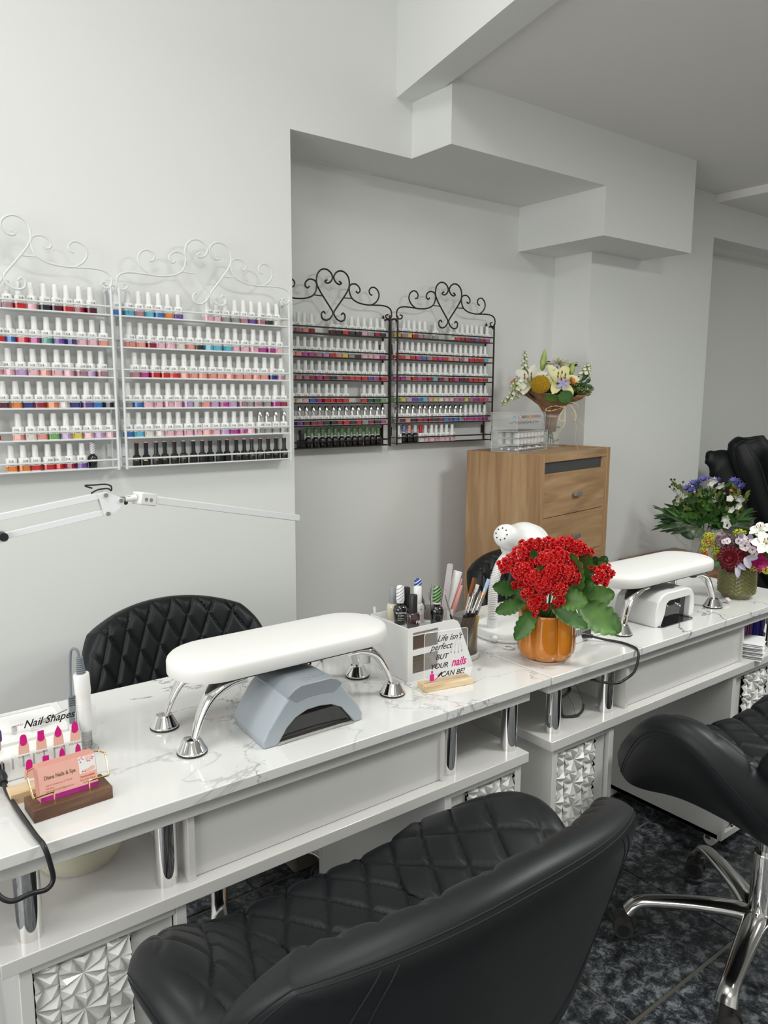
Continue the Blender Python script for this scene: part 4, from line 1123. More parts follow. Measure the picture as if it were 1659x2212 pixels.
# ------------------------------------------------------------------ nail shapes sign
t = thing('nail_shapes_sign', 'clear acrylic nail shapes chart behind the business cards', 'sign', (0.268, 1.222, TZ), 0.0)
MB().box(-0.062, -0.016, 0, 0.050, 0.016, 0.0165).build('sign_base', M['pine'], t, bevel=0.0008)
mb = MB(); mb.prism(rrect(-0.056, 0.008, 0.056, 0.128, 0.006), -0.001, 0.001, mx=XZ); mb.build('acrylic_sheet', M['sheet'], t)
sg = lambda s_, sz, x, z, mm='ink', **k: text(s_, sz, M[mm], t, mx=FRONT(x, -0.0013, z), **k)
sg('Nail Shapes', 0.0170, 0.003, 0.117, shear=0.4, off=0.0002, xs=0.95)
sg('NAILS', 0.0040, -0.040, 0.119, 'inkmag')
def nail_icon(x, z, shp, s=1.0):
    mb = MB()
    tr = Matrix.Translation((x, -0.0012, z)) @ XZ
    f = [(-0.0080, -0.012), (-0.0072, 0.002), (-0.0058, 0.008), (0.0058, 0.008), (0.0072, 0.002), (0.0080, -0.012)]
    mb.prism([(a * s, b * s) for a, b in f], 0, 0.0003, mx=tr).build('printed_finger', M['skin'], t)
    n = {'round': [(-0.005, 0.013), (-0.0045, 0.0165), (-0.0022, 0.0195), (0.0022, 0.0195), (0.0045, 0.0165), (0.005, 0.013)],
         'square': [(-0.0046, 0.019), (0.0046, 0.019)], 'arrow': [(-0.0050, 0.011), (0, 0.021), (0.0050, 0.011)],
         'oval': [(-0.0048, 0.014), (-0.0035, 0.0185), (0, 0.0200), (0.0035, 0.0185), (0.0048, 0.014)], 'long': [(-0.0035, 0.020), (0, 0.026), (0.0035, 0.020)]}[shp]
    base = [(0.0052, 0.006), (0.0035, 0.0025), (0, 0.001), (-0.0035, 0.0025), (-0.0052, 0.006)]
    mb = MB(); mb.prism([(a * s, b * s) for a, b in (n[::-1] + base[::-1])][::-1], 0.0003, 0.0006, mx=tr); mb.build('printed_nail', M['inkmag'], t)
for i, (sh_, nm) in enumerate((('round', 'ROUND'), ('square', 'SQUARE'), ('arrow', 'ARROW'), ('oval', 'SQUOVAL'))):
    x = -0.036 + 0.0255 * i
    nail_icon(x, 0.083, sh_)
    sg(nm, 0.0046, x, 0.0665, 'inkgrey')
for i, sh_ in enumerate(('oval', 'square', 'long', 'long')):
    nail_icon(-0.030 + 0.0245 * i, 0.040, sh_)

# ------------------------------------------------------------------ nail drill at the left
def ribs(mb, x0, x1, n, y, z0, z1, w_):
    for i in range(n):
        x = x0 + (x1 - x0) * i / (n - 1)
        mb.box(x - w_, y - 0.0012, z0, x + w_, y + 0.001, z1)
def drill(label, loc, rz, L, extras=True):
    t = thing('nail_drill', label, 'nail drill', loc, rz)
    sec = [(0.0, 0.0), (0.150, 0.0), (0.154, 0.01), (0.150, 0.052), (0.140, 0.062), (0.020, 0.050), (0.004, 0.040)]
    mb = MB(); mb.prism(sec, 0, L, mx=YZ); mb.build('housing', M['whitep'], t, bevel=0.003)
    mb = MB(); ribs(mb, 0.02, L - 0.03, 15, -0.0003, 0.020, 0.038, 0.0012); mb.build('vent_ribs', M['greycap'], t)
    MB().box(0.02, 0.022, 0.0500, L - 0.015, 0.024, 0.0555).box(0.02, 0.128, 0.0615, L - 0.015, 0.130, 0.066).box(L - 0.017, 0.022, 0.0515, L - 0.015, 0.13, 0.064).build('bit_tray', M['whitep'], t)
    return t
t = drill('white nail drill base with bits on top at the left end', (0.062, 1.283, TZ), 0.02, 0.275)
text('POWER', 0.006, M['greycap'], t, mx=FRONT(0.135, -0.0006, 0.012))
MB().box(0.122, -0.0012, 0.013, 0.152, 0.004, 0.034).build('power_socket', M['blackp'], t)
tag(MB().lathe([(0.009, 0), (0.0095, 0.012), (0.007, 0.018), (0.0065, 0.024)], n=16, mx=aim((0.2045, 1.276, 0.783), (0.05, -1, -0.28))).tube(
    smooth_path([(0.2055, 1.253, 0.777), (0.207, 1.225, 0.768), (0.210, 1.16, 0.7665), (0.214, 1.09, 0.7665), (0.2185, 1.062, 0.762), (0.224, 1.056, 0.735), (0.226, 1.055, 0.712), (0.216, 1.053, 0.702), (0.195, 1.05, 0.706), (0.172, 1.048, 0.706), (0.158, 1.052, 0.716), (0.152, 1.064, 0.728), (0.150, 1.10, 0.712), (0.145, 1.30, 0.705)], 7), 0.0036, 10).build('power_cord', M['blackp']),
    'thick black power cord hanging over the left front edge of the near table', 'cord')
def bit(x, y, z, lean, kind):
    b = thing('drill_bit', {'up': 'purple-headed drill bit standing upright on the drill base', 'long': 'steel barrel drill bit lying across the bit tray', 'band': 'white sanding band with spiral stripe lying on the drill base', 'ring': 'sanding band ring lying at the left of the bit tray'}[kind], 'drill bit', (x, y, z))
    if kind == 'up':
        MB().cyl(0, 0, 0, 0.016, 0.0013, n=10).build('shank', M['steel'], b)
        MB().lathe([(0.0026, 0.015), (0.0036, 0.018), (0.0034, 0.030), (0.0022, 0.034)], n=14).build('head', M['bookpurple'], b)
    elif kind == 'long':
        d = Vector((0.9, 0.25, 0.1))
        MB().tube([(0, 0, 0.004), d * 0.055 + Vector((0, 0, 0.006))], 0.0012, 8).build('shank', M['steel'], b)
        MB().tube([(0, 0, 0.004), d * 0.018 + Vector((0, 0, 0.004))], 0.0038, 12).build('head', M['steel'], b)
    elif kind == 'band':
        MB().tube([(0, 0, 0.0045), (0.014, 0.002, 0.0045)], 0.0042, 14).build('band', M['paperwhite'], b)
    else:
        MB().lathe([(0.0045, 0), (0.0045, 0.008), (0.0033, 0.008), (0.0033, 0.0)], n=18).build('band', M['sand'], b)
bit(0.212, 1.297, 0.8127, 0, 'up'); bit(0.283, 1.345, 0.819, 0, 'long'); bit(0.266, 1.338, 0.8185, 0, 'band'); bit(0.243, 1.345, 0.819, 0, 'ring')
# handpiece in its clear holder
t = thing('drill_handpiece', 'white drill handpiece with grey ribbed cable standing in a clear holder', 'drill handpiece', (0.356, 1.328, TZ))
ax = aim((0, 0, 0), (-0.035, -0.012, 1.0))
MB().lathe([(0.0062, 0.004), (0.0080, 0.008), (0.0082, 0.034), (0.0098, 0.040)], n=24, mx=ax).build('chuck', M['steel'], t)
mb = MB()
for i in range(9): mb.lathe([(0.0084, 0.009 + 0.0028 * i), (0.0090, 0.0102 + 0.0028 * i), (0.0084, 0.0114 + 0.0028 * i)], n=20, mx=ax, capb=False, capt=False)
mb.build('chuck_coil', M['steel'], t)
MB().lathe([(0.0102, 0.038), (0.0118, 0.060), (0.0118, 0.100), (0.0124, 0.104), (0.0134, 0.108), (0.0134, 0.140), (0.0125, 0.1425)], n=28, mx=ax).build('grip', M['whitep'], t)
mb = MB()
for i in range(9): mb.lathe([(0.0078 - 0.0003 * i, 0.1425 + 0.0034 * i), (0.0078 - 0.0003 * i, 0.1449 + 0.0034 * i)], n=16, mx=ax)
mb.tube(smooth_path([(-0.006, -0.002, 0.142), (-0.0075, -0.002, 0.178), (-0.013, 0.0, 0.188), (-0.019, 0.004, 0.180), (-0.021, 0.008, 0.13), (-0.021, 0.012, 0.07), (-0.020, 0.02, 0.03), (-0.014, 0.06, 0.010), (-0.010, 0.12, 0.004)], 6), 0.0024, 8)
for i in range(16): mb.tube([(-0.0265, 0.006, 0.10 - 0.0042 * i), (-0.0145, 0.010, 0.099 - 0.0042 * i)], 0.0021, 6)
mb.build('ribbed_cable', M['graycable'], t)
MB().lathe([(0.0150, 0.022), (0.0165, 0.048), (0.0175, 0.078), (0.0168, 0.078), (0.0158, 0.048), (0.0143, 0.023)], n=28, capb=False, capt=False).box(-0.018, -0.004, 0.022, 0.016, -0.0025, 0.028).build('clear_holder', M['sheet'], t)
MB().lathe([(0.018, 0), (0.018, 0.003), (0.0045, 0.005)], n=24).tube([(-0.017, 0, 0.002), (-0.017, 0, 0.075)], 0.0016, 8).build('holder_foot', M['acryl'], t)

# ------------------------------------------------------------------ second table
t = drill('white nail drill base partly hidden behind the orange flower pot', (1.498, 1.184, TZ), 0.10, 0.166)
t.scale = (1, 0.62, 1)
MB().box(0.055, -0.002, 0.010, 0.085, 0.004, 0.026).build('power_socket', M['blackp'], t)
tag(MB().lathe([(0.0075, 0), (0.0085, 0.016), (0.0052, 0.034), (0.0046, 0.040)], n=14, mx=aim((1.540, 1.200, 0.779), (0.85, -0.55, -0.16))).tube(
    smooth_path([(1.571, 1.180, 0.7728), (1.596, 1.155, 0.7655), (1.612, 1.125, 0.7640), (1.612, 1.095, 0.7640), (1.602, 1.066, 0.7625), (1.593, 1.055, 0.745), (1.575, 1.052, 0.716), (1.548, 1.058, 0.700), (1.515, 1.058, 0.698), (1.492, 1.085, 0.698), (1.46, 1.13, 0.706), (1.42, 1.25, 0.708)], 7), 0.0032, 10).build('power_cord', M['blackp']),
    'black power cord looping over the front edge beside the flower pot', 'cord')
stick('drill_handpiece', 'white drill handpiece standing between the flowers and the white nail lamp', 'drill handpiece', (1.655, 1.266, TZ), (1.656, 1.266, 0.905), [('grip', 0.08, 1, 0.012, 0.013, 'whitep', 1), ('foot', 0, 0.08, 0.018, 0.016, 'whitep', 1)])
t = thing('ring_tray', 'small flat white ring beside the flower pot', 'ring', (1.360, 1.268, TZ))
MB().tube([(0.0125 * cos(a), 0.0125 * sin(a), 0.0024) for a in [2 * pi * i / 28 for i in range(28)]], 0.0030, 8, closed=True, flat=0.7).build('ring', M['whitep'], t)

# gooseneck lamp
t = thing('desk_lamp', 'white gooseneck desk lamp behind the red flowers', 'lamp', (1.442, 1.352, TZ))
MB().lathe([(0.085, 0), (0.088, 0.003), (0.088, 0.007), (0.086, 0.008), (0.086, 0.020), (0.083, 0.024), (0.02, 0.026)], n=56).build('lamp_base', M['whitep'], t)
MB().sphere((-0.084, -0.035, 0.011), 0.0085, 14, 9, (1, 1, 1)).build('switch_knob', M['whitep'], t)
nk = [(-0.048, 0.008, 0.030), (-0.049, 0.008, 0.060), (-0.050, 0.008, 0.095), (-0.048, 0.008, 0.130), (-0.041, 0.008, 0.160), (-0.027, 0.008, 0.188), (-0.006, 0.008, 0.207), (0.012, 0.008, 0.222)]
MB().cyl(-0.048, 0.008, 0.025, 0.048, 0.0145, n=24).build('neck_socket', M['whitem'], t)
pp = smooth_path(nk, 30)
MB().tube(pp, [0.0112 if (i // 2) % 2 else 0.0130 for i in range(len(pp))], 18).build('gooseneck', M['whitep'], t, angle=20)
hd = aim((-0.010, 0.004, 0.262), (0.93, 0.30, -0.36))
MB().lathe([(0.002, -0.033), (0.018, -0.030), (0.027, -0.021), (0.0315, -0.006), (0.033, 0.012), (0.034, 0.030), (0.036, 0.048), (0.042, 0.060), (0.053, 0.078), (0.062, 0.105), (0.065, 0.145), (0.063, 0.145), (0.058, 0.105), (0.05, 0.080)], n=44, mx=hd, capt=False).build('lamp_shade', M['whitep'], t, angle=60)
mb = MB()
for i in range(8):
    a = 2 * pi * i / 8
    mb.sphere((0.0155 * cos(a), 0.0155 * sin(a), -0.0312), 0.0021, 8, 6, mx=hd)
mb.build('vent_holes', M['blackp'], t)
MB().tube([(0.010, 0.008, 0.218), (0.024, 0.007, 0.236)], [0.012, 0.010], 16).build('neck_joint', M['whitem'], t)

# white nail lamp
t = thing('nail_lamp', 'glossy white box-shaped nail curing lamp under the right arm rest', 'nail lamp', (1.895, 1.146, TZ), 0.0)
out = [(-0.094, 0.0), (-0.094, 0.040), (-0.086, 0.068), (-0.066, 0.084), (-0.045, 0.090), (0.050, 0.090), (0.076, 0.084), (0.090, 0.066), (0.094, 0.035), (0.092, 0.014), (0.080, 0.004), (0.070, 0.004)]
inn = [(0.068, 0.010), (0.072, 0.058), (0.069, 0.066), (-0.032, 0.066), (-0.044, 0.060), (-0.052, 0.030), (-0.068, 0.0)]
prof = out + inn
loft([[(x, 0, z) for x, z in prof], [(x * 1.012, 0.008, z * 1.02) for x, z in prof], [(x * 1.012, 0.10, z * 1.02) for x, z in prof], [(x * 0.96, 0.135, z * 0.92) for x, z in prof]]).build('housing', M['whitep'], t, bevel=0.0025, angle=25)
MB().prism([(x * 0.98, z * 0.98 + 0.0005) for x, z in ([(0.068, 0.001)] + inn)], 0, 0.002, mx=Matrix.Translation((0, 0.018, 0)) @ XZ).build('inner_wall', M['blackg'], t)
MB().prism(rrect(-0.082, -0.012, 0.078, 0.10, 0.012), 0.0003, 0.0026).build('floor_plate', M['blackg'], t)
mb = MB(); mb.prism([(-0.078, 0.062), (-0.045, 0.093), (0.05, 0.093), (0.078, 0.078), (0.09, 0.05)], 0, 0, mx=XZ)
for lx, lz in ((-0.028, 0.050), (-0.018, 0.046), (0.022, 0.048), (0.032, 0.043), (0.044, 0.036)):
    MB().sphere((lx, 0.0155, lz), 0.0034, 12, 8).build('lens', M['chrome'], t)
text('Xina', 0.012, M['ink'], t, mx=frame((0.008, 0.022, 0.0925), (1, 0, 0), (0, 1, 0)), shear=0.4)

# ------------------------------------------------------------------ flower toolkit
def petal(mb, mx, L, W, cup=0.3, droop=0.3, nu=5, nv=6, tipw=0.6, base=0.25, ruffle=0.0):
    """petal along local +x, face up +z"""
    def fn(u, v):
        t = v
        wd = W * (base + (1 - base) * sin(pi * min(1, t * 0.5 / tipw)) if t < tipw else sqrt(max(0.0, 1 - ((t - tipw) / (1 - tipw)) ** 2)))
        s = (u - 0.5) * 2
        x = L * t * (1 - 0.25 * droop * t)
        z = L * (0.35 * t * (1 - t) - droop * t * t * 0.6) + cup * W * s * s * 0.8 + ruffle * sin(t * 17 + s * 3) * abs(s)
        return (x, s * wd * 0.5 + 0.0 * t, z)
    return mb.grid(fn, nu, nv, mx)

def serr_leaf(L, W, droop=0.4, cup=0.25, teeth=7, depth=0.10, nu=11, nv=44, tip=0.55):
    def fn(u, v):
        t = v
        prof = (sin(pi * min(1.0, t ** 0.85)) ** 0.65) if 0 < t < 1 else 0.0
        prof = prof * (0.9 + 0.25 * t) if t < 0.97 else prof
        sc = 1 - depth * (1 - abs(sin(teeth * pi * t)) ** 0.6) * min(1, t * 5)
        s = (u - 0.5) * 2
        wd = W * 0.5 * prof * (1 - (1 - sc) * abs(s) ** 3)
        wd += 0.0015
        return (L * t, s * wd, L * (0.20 * t - droop * t * t) + cup * W * s * s * 0.5 - 0.0008 * (1 - min(1, abs(s) * 8)))
    return MB().grid(fn, nu, nv)

def rosette(rings, L, W, open_=0.4):
    mb = MB()
    for ri, (n, el, k) in enumerate(rings):
        for i in range(n):
            a = 2 * pi * (i + 0.5 * ri) / n
            mx = Matrix.Rotation(a, 4, 'Z') @ Matrix.Rotation(-el, 4, 'Y')
            petal(mb, mx, L * k, W * k, cup=0.35, droop=0.25, nu=3, nv=4)
    return mb

PCX, PCY = 1.378, 1.166
t = thing('potted_kalanchoe', 'red-flowering plant with thick leaves in a glossy orange lobed pot', 'potted plant', (PCX, PCY, TZ), -yaw)
plant = t
def potamp(r, z, a):
    k = abs(cos(3.5 * a)) ** 0.55
    f = min(1.0, z / 0.014) if z < 0.10 else 1.0
    return r * (0.865 + 0.135 * k * f)
MB().lathe([(0.050, 0.0), (0.052, 0.005)], n=48).build('clay_foot', M['saucer'], t)
prof = [(0.048, 0.0055), (0.060, 0.009), (0.0675, 0.018), (0.0705, 0.032), (0.0705, 0.055), (0.0685, 0.082), (0.0675, 0.100), (0.0690, 0.112), (0.0700, 0.117), (0.0680, 0.119), (0.0650, 0.115), (0.0630, 0.100), (0.062, 0.085)]
MB().lathe(prof, n=112, amp=potamp, capt=False).build('pot', M['orange'], t, angle=70)
MB().lathe([(0.061, 0.095), (0.03, 0.101), (0.001, 0.103)], n=40, capb=True, capt=False).build('soil', M['soil'], t)
S_ = 0.001085
def lp(u, v, d=0.0): return Vector(((u - 1180) * S_, d, (1447 - v) * S_ * 1.005))
# leaves: base px, tip px, width, depth offset base/tip, droop, material
LV = [((1105, 1290), (1052, 1280), .036, -.02, -.03, .1, 'kleaf'), ((1120, 1312), (1058, 1331), .034, -.04, -.05, .1, 'kleaf'), ((1142, 1325), (1098, 1385), .040, -.05, -.075, .15, 'kleaf'),
      ((1178, 1318), (1248, 1356), .034, -.055, -.085, .15, 'kleaf'), ((1240, 1318), (1322, 1372), .072, -.03, -.06, .1, 'kleaf2'), ((1242, 1315), (1316, 1296), .052, -.02, -.02, .0, 'kleaf2'),
      ((1236, 1305), (1212, 1205), .048, -.03, -.02, -.1, 'kleaf2'), ((1240, 1300), (1258, 1212), .055, .0, .01, -.1, 'kleaf'), ((1192, 1300), (1250, 1302), .050, -.05, -.08, .1, 'kleaf2'),
      ((1245, 1290), (1275, 1268), .030, -.01, -.02, .05, 'kleaf'), ((1150, 1290), (1120, 1262), .022, -.045, -.06, .0, 'kleaf'), ((1140, 1215), (1132, 1195), .018, -.05, -.05, .0, 'dleaf'), ((1153, 1240), (1137, 1225), .018, -.065, -.075, .0, 'kleaf'),
      ((1165, 1300), (1120, 1340), .040, .05, .08, .2, 'kleaf'), ((1200, 1300), (1245, 1335), .040, .05, .08, .2, 'kleaf'), ((1290, 1240), (1303, 1217), .022, .0, .0, .0, 'dleaf'), ((1283, 1240), (1274, 1218), .020, .0, .0, .0, 'dleaf'), ((1286, 1242), (1300, 1228), .018, -.01, -.01, .0, 'kleaf'),
      ((1195, 1200), (1185, 1190), .014, .0, .0, .0, 'dleaf'), ((1170, 1300), (1160, 1270), .03, .0, -.02, .0, 'dleaf'), ((1205, 1300), (1215, 1265), .03, .0, -.02, .0, 'dleaf'), ((1105, 1250), (1090, 1235), .014, -.02, -.03, 0, 'kleaf')]
for (bu, bv), (tu, tv), W_, bd, td, dr, mm in LV:
    a, b = lp(bu, bv, bd), lp(tu, tv, td)
    d = b - a; L = d.length
    zc = Vector((0, -1, 0.35)); zc = (zc - d.normalized() * zc.dot(d.normalized())).normalized()
    yv = zc.cross(d.normalized())
    mx = Matrix((d.normalized(), yv, zc)).transposed().to_4x4(); mx.translation = a
    mb = serr_leaf(L, W_, droop=dr, cup=0.30, teeth=6, depth=0.26)
    mb.v = [tuple(mx @ Vector(p)) for p in mb.v]
    lf = mb.build('leaf', M[mm], t, angle=80)
    MB().tube(smooth_path([(0, 0, 0.095), a * 0.5 + Vector((0, 0, 0.05)), a], 4), 0.0022, 6).build('stem', M['stem'], t)
fl_me = rosette([(7, 0.15, 1.0), (6, 0.75, 0.78), (4, 1.15, 0.55)], 0.0112, 0.0076).mesh('flower', M['redflower'], angle=80)
fl2_me = rosette([(6, 0.25, 1.0), (5, 0.85, 0.7)], 0.0100, 0.0070).mesh('flower', M['redflower'], angle=80)
cen_me = MB().sphere((0, 0, 0.0035), 0.0016, 6, 4).mesh('flower_centre', M['redpale'])
rf = random.Random(11)
HD = [(1082, 1233, .018, -.03), (1094, 1228, .016, -.01), (1112, 1212, .022, -.03), (1130, 1202, .022, 0.0), (1150, 1198, .022, 0.0), (1175, 1198, .020, 0.02), (1198, 1198, .022, 0.0), (1218, 1196, .022, .01), (1238, 1200, .022, 0.0), (1256, 1212, .018, 0.0),
      (1115, 1240, .024, -.05), (1140, 1222, .024, -.03), (1165, 1218, .026, -.05), (1190, 1215, .026, -.045), (1212, 1225, .024, -.03), (1178, 1240, .026, -.065), (1200, 1245, .024, -.06), (1220, 1255, .018, -.045),
      (1135, 1250, .022, -.065), (1160, 1262, .022, -.07), (1185, 1272, .020, -.07), (1110, 1262, .012, -.05), (1124, 1282, .016, -.065), (1140, 1302, .016, -.07), (1152, 1290, .012, -.07), (1136, 1320, .012, -.072), (1160, 1310, .008, -.07), (1183, 1305, .008, -.07), (1195, 1298, .008, -.07),
      (1272, 1242, .010, -.01), (1285, 1258, .016, -.02), (1300, 1242, .013, -.01), (1296, 1266, .012, -.02), (1310, 1252, .010, -.01), (1262, 1240, .008, 0.0), (1102, 1275, .007, -.03), (1225, 1235, .018, -.03)]
nfl = 0
for (u, v, r, dd) in HD:
    c = lp(u, v, dd)
    n = max(3, int((r / 0.0085) ** 2 * 2.3))
    MB().tube([c * 0.45 + Vector((0, 0.0, 0.055)), c + Vector((0, 0.01, -0.006))], 0.0013, 5).build('stem', M['stem'], t)
    for i in range(n):
        a = i * 2.39996; q = sqrt((i + 0.4) / n)
        dv = Vector((cos(a) * q, -(1 - q * q) ** 0.5 * 0.75, sin(a) * q * 0.9))
        p = c + dv * r
        nrm = (dv + Vector((0, -0.35, 0.35)) + Vector((rf.uniform(-.25, .25), rf.uniform(-.25, .25), rf.uniform(-.25, .25))))
        o = lk('flower', fl_me if rf.random() < 0.7 else fl2_me, t)
        s = rf.uniform(0.76, 1.04)
        o.matrix_local = aim(p, nrm, rf.uniform(0, 6)) @ Matrix.Scale(s, 4)
        nfl += 1
        if rf.random() < 0.45:
            o2 = lk('flower_centre', cen_me, o)

# ------------------------------------------------------------------ generic stems
def put(mb, name, mm, parent, **k): return mb.build(name, M[mm], parent, angle=80, **k)
def lily_at(parent, c, d, L, mm='lily', n=6, W=None, stam=True, el=0.75, name='lily', roll=0.0):
    mb = MB(); base = aim(c, d, roll)
    for i in range(n):
        mx = base @ Matrix.Rotation(2 * pi * i / n, 4, 'Z') @ Matrix.Rotation(-el + 0.12 * (i % 2), 4, 'Y')
        petal(mb, mx, L, (W or L * 0.42), cup=0.18, droop=0.55, nu=5, nv=9, tipw=0.5, base=0.3)
    o = put(mb, name, mm, parent)
    if stam:
        mb = MB(); m2 = MB()
        for i in range(6):
            a = 2 * pi * i / 6 + 0.3
            e = base @ Vector((0.16 * L * cos(a), 0.16 * L * sin(a), 0.62 * L))
            mb.tube([base @ Vector((0, 0, 0.1 * L)), e], L * 0.010, 5)
            m2.sphere(e, L * 0.045, 7, 5, (0.7, 0.7, 1.5))
        put(mb, 'filaments', 'bud', o); put(m2, 'anthers', 'bristle', o)
    return o
def bud_at(parent, c, d, L, r, mm='bud'):
    return put(MB().lathe([(0.001, 0), (r * .6, L * .1), (r, L * .38), (r * .85, L * .65), (r * .4, L * .9), (0.001, L)], n=12, mx=aim(c, d), capb=False, capt=False), 'lily_bud', mm, parent)
def spike_at(parent, c, d, L, mm='snap', n=16, s=0.012):
    st = put(MB().tube([c, Vector(c) + Vector(d).normalized() * L], 0.0022, 6), 'snapdragon_stalk', 'stem', parent)
    mb = MB(); base = aim(c, d)
    for i in range(n):
        t_ = 0.15 + 0.85 * i / n; a = i * 2.4; k = s * (1.25 - 0.75 * t_)
        p = base @ Vector((cos(a) * k * 0.5, sin(a) * k * 0.5, L * t_))
        out = (base.to_3x3() @ Vector((cos(a), sin(a), 0.7)))
        mx = aim(p, out, i)
        for j in range(4): petal(mb, mx @ Matrix.Rotation(pi / 2 * j, 4, 'Z') @ Matrix.Rotation(-0.9, 4, 'Y'), k, k * 0.75, nu=3, nv=4)
    put(mb, 'blossoms', mm, st)
    g = MB()
    for i in range(n):
        t_ = 0.25 + 0.8 * i / n; a = i * 2.4 + 1
        p = base @ Vector((0, 0, L * t_)); out = (base.to_3x3() @ Vector((cos(a), sin(a), 0.6)))
        petal(g, aim(p, out, i) @ Matrix.Rotation(-1.4, 4, 'Y'), s * 0.7, s * 0.3, nu=3, nv=4)
    put(g, 'sepals', 'bud', st)
def star_at(parent, c, d, r, mm, n=10, W=None, name='flower', el=0.25, rows=1, core=None, ruffle=0.0):
    mb = MB(); base = aim(c, d)
    for q in range(rows):
        for i in range(n):
            mx = base @ Matrix.Rotation(2 * pi * (i + 0.5 * q) / n + 0.07 * q, 4, 'Z') @ Matrix.Rotation(-(el + 0.32 * q), 4, 'Y')
            petal(mb, mx, r * (1 - 0.15 * q), (W or r * 0.5), cup=0.25, droop=0.3, nu=3 if not ruffle else 5, nv=5 if not ruffle else 7, ruffle=ruffle)
    o = put(mb, name, mm, parent)
    if core: put(MB().sphere(base @ Vector((0, 0, r * 0.12)), r * 0.22, 10, 6), 'flower_centre', core, o)
    return o
def fluff_at(parent, c, r, mm, n=60, s=0.0035, name='florets', sc=(1, 1, 1), seed=1):
    g = random.Random(seed); mb = MB()
    for i in range(n):
        v = Vector((g.gauss(0, 1), g.gauss(0, 1), g.gauss(0, 1))).normalized() * r * g.uniform(0.75, 1.0)
        p = Vector(c) + Vector((v.x * sc[0], v.y * sc[1], v.z * sc[2]))
        mb.sphere(p, s * g.uniform(0.7, 1.2), 5, 4)
    o = put(mb, name, mm, parent); o['kind'] = 'stuff'
    return o
def leaf_at(parent, a, b, W, mm, droop=0.15, serr=0.0, up=(0, -1, 0.4), name='leaf', nv=10):
    a, b = Vector(a), Vector(b); d = b - a; L = d.length; dn = d.normalized()
    zc = Vector(up); zc = (zc - dn * zc.dot(dn))
    zc = zc.normalized() if zc.length > 1e-4 else dn.orthogonal().normalized()
    mx = Matrix((dn, zc.cross(dn), zc)).transposed().to_4x4(); mx.translation = a
    mb = serr_leaf(L, W, droop=droop, cup=0.3, teeth=5, depth=serr, nu=5, nv=nv)
    mb.v = [tuple(mx @ Vector(p)) for p in mb.v]
    return put(mb, name, mm, parent)

# ------------------------------------------------------------------ bouquet in kraft paper on the cabinet
CTOP = 1.1402
VX, VY = 2.815, 2.405
t = thing('wrapped_bouquet', 'bouquet of white lilies in brown paper in a glass vase on the cabinet', 'bouquet', (VX, VY, CTOP), -yaw - 0.25)
s1 = 0.00222
b1 = lambda u, v, d=0.0: Vector(((u - 1188) * s1, d, (966 - v) * s1))
MB().lathe([(0.044, 0.0008), (0.047, 0.003), (0.047, 0.016), (0.044, 0.05), (0.040, 0.16), (0.0385, 0.16), (0.042, 0.05), (0.044, 0.018), (0.001, 0.012)], n=36, capt=False).build('glass_vase', M['sheet'], t)
mb = MB()
for i in range(9):
    a = i * 0.7
    mb.tube([(0.02 * cos(a), 0.02 * sin(a), 0.02), (-0.01 * cos(a), -0.01 * sin(a), 0.16), (0.03 * cos(a), 0.03 * sin(a), 0.24)], 0.0025, 5)
for i in range(12): petal(mb, aim((0.02 * cos(i), 0.02 * sin(i), 0.03 + 0.01 * i), (cos(i * 2), sin(i * 2), 0.4)) @ Matrix.Rotation(-1.2, 4, 'Y'), 0.03, 0.010, nu=3, nv=4)
put(mb, 'stems', 'stem', t)
# crumpled paper cone, wide and shallow
g = random.Random(5)
NN = [[g.uniform(-1, 1) for _ in range(60)] for _ in range(12)]
def paperfn(u, v):
    a = 2 * pi * u
    k = int(u * 48) % 48
    rr = [0.024, 0.028, 0.055, 0.105, 0.145, 0.168][min(5, int(v * 5.001))] if True else 0
    zz = [0.075, 0.150, 0.190, 0.222, 0.246, 0.262][min(5, int(v * 5.001))]
    j = min(5, int(v * 5.001))
    n_ = NN[j][k] * (0.004 + 0.009 * v) + 0.010 * v * sin(a * 7 + j * 1.3) 
    return ((rr + n_) * cos(a) * 0.98, (rr + n_) * sin(a) * 0.62, zz + NN[j + 5][k] * 0.006 * v + 0.018 * v * sin(2 * a + 0.6) - 0.012 * v * cos(a))
MB().grid(paperfn, 48, 6, wrapu=True).build('kraft_paper', M['paper'], t, angle=20, solid=0.0012)
MB().lathe([(0.027, 0.142), (0.029, 0.147), (0.027, 0.152)], n=20, capb=False, capt=False).build('raffia_band', M['raffia'], t)
kn = b1(1216, 880, -0.085)
mb = MB()
for pts in ([(0, 0, 0), (-.05, -.01, 0.004), (-.085, -.005, -.012), (-.06, -.01, -.018), (0, 0, 0)], [(0, 0, 0), (-.015, -.02, -.03), (-.022, -.02, -.055), (-.004, -.02, -.062), (0.003, -.01, -.02), (0, 0, 0)],
            [(0, 0, 0), (0.004, -.02, -.05), (0.0, -.02, -.085), (-.030, -.02, -.125), (-.040, -.02, -.140)], [(0, 0, 0), (0.025, 0, 0.008), (0.05, 0, -.03), (0.05, 0, -.06)], [(0, 0, 0), (0.03, 0.01, 0.02), (0.055, 0.02, 0.012), (0.06, 0.03, -0.01)]):
    pp = smooth_path([kn + Vector(p) for p in pts], 6)
    for q in range(3): mb.tube([p + Vector((0.0016 * q, 0.001 * q, 0.0012 * q * (i % 3))) for i, p in enumerate(pp)], 0.0010, 5)
mb.sphere(kn, 0.008, 8, 6)
put(mb, 'raffia_bow', 'raffia', t)
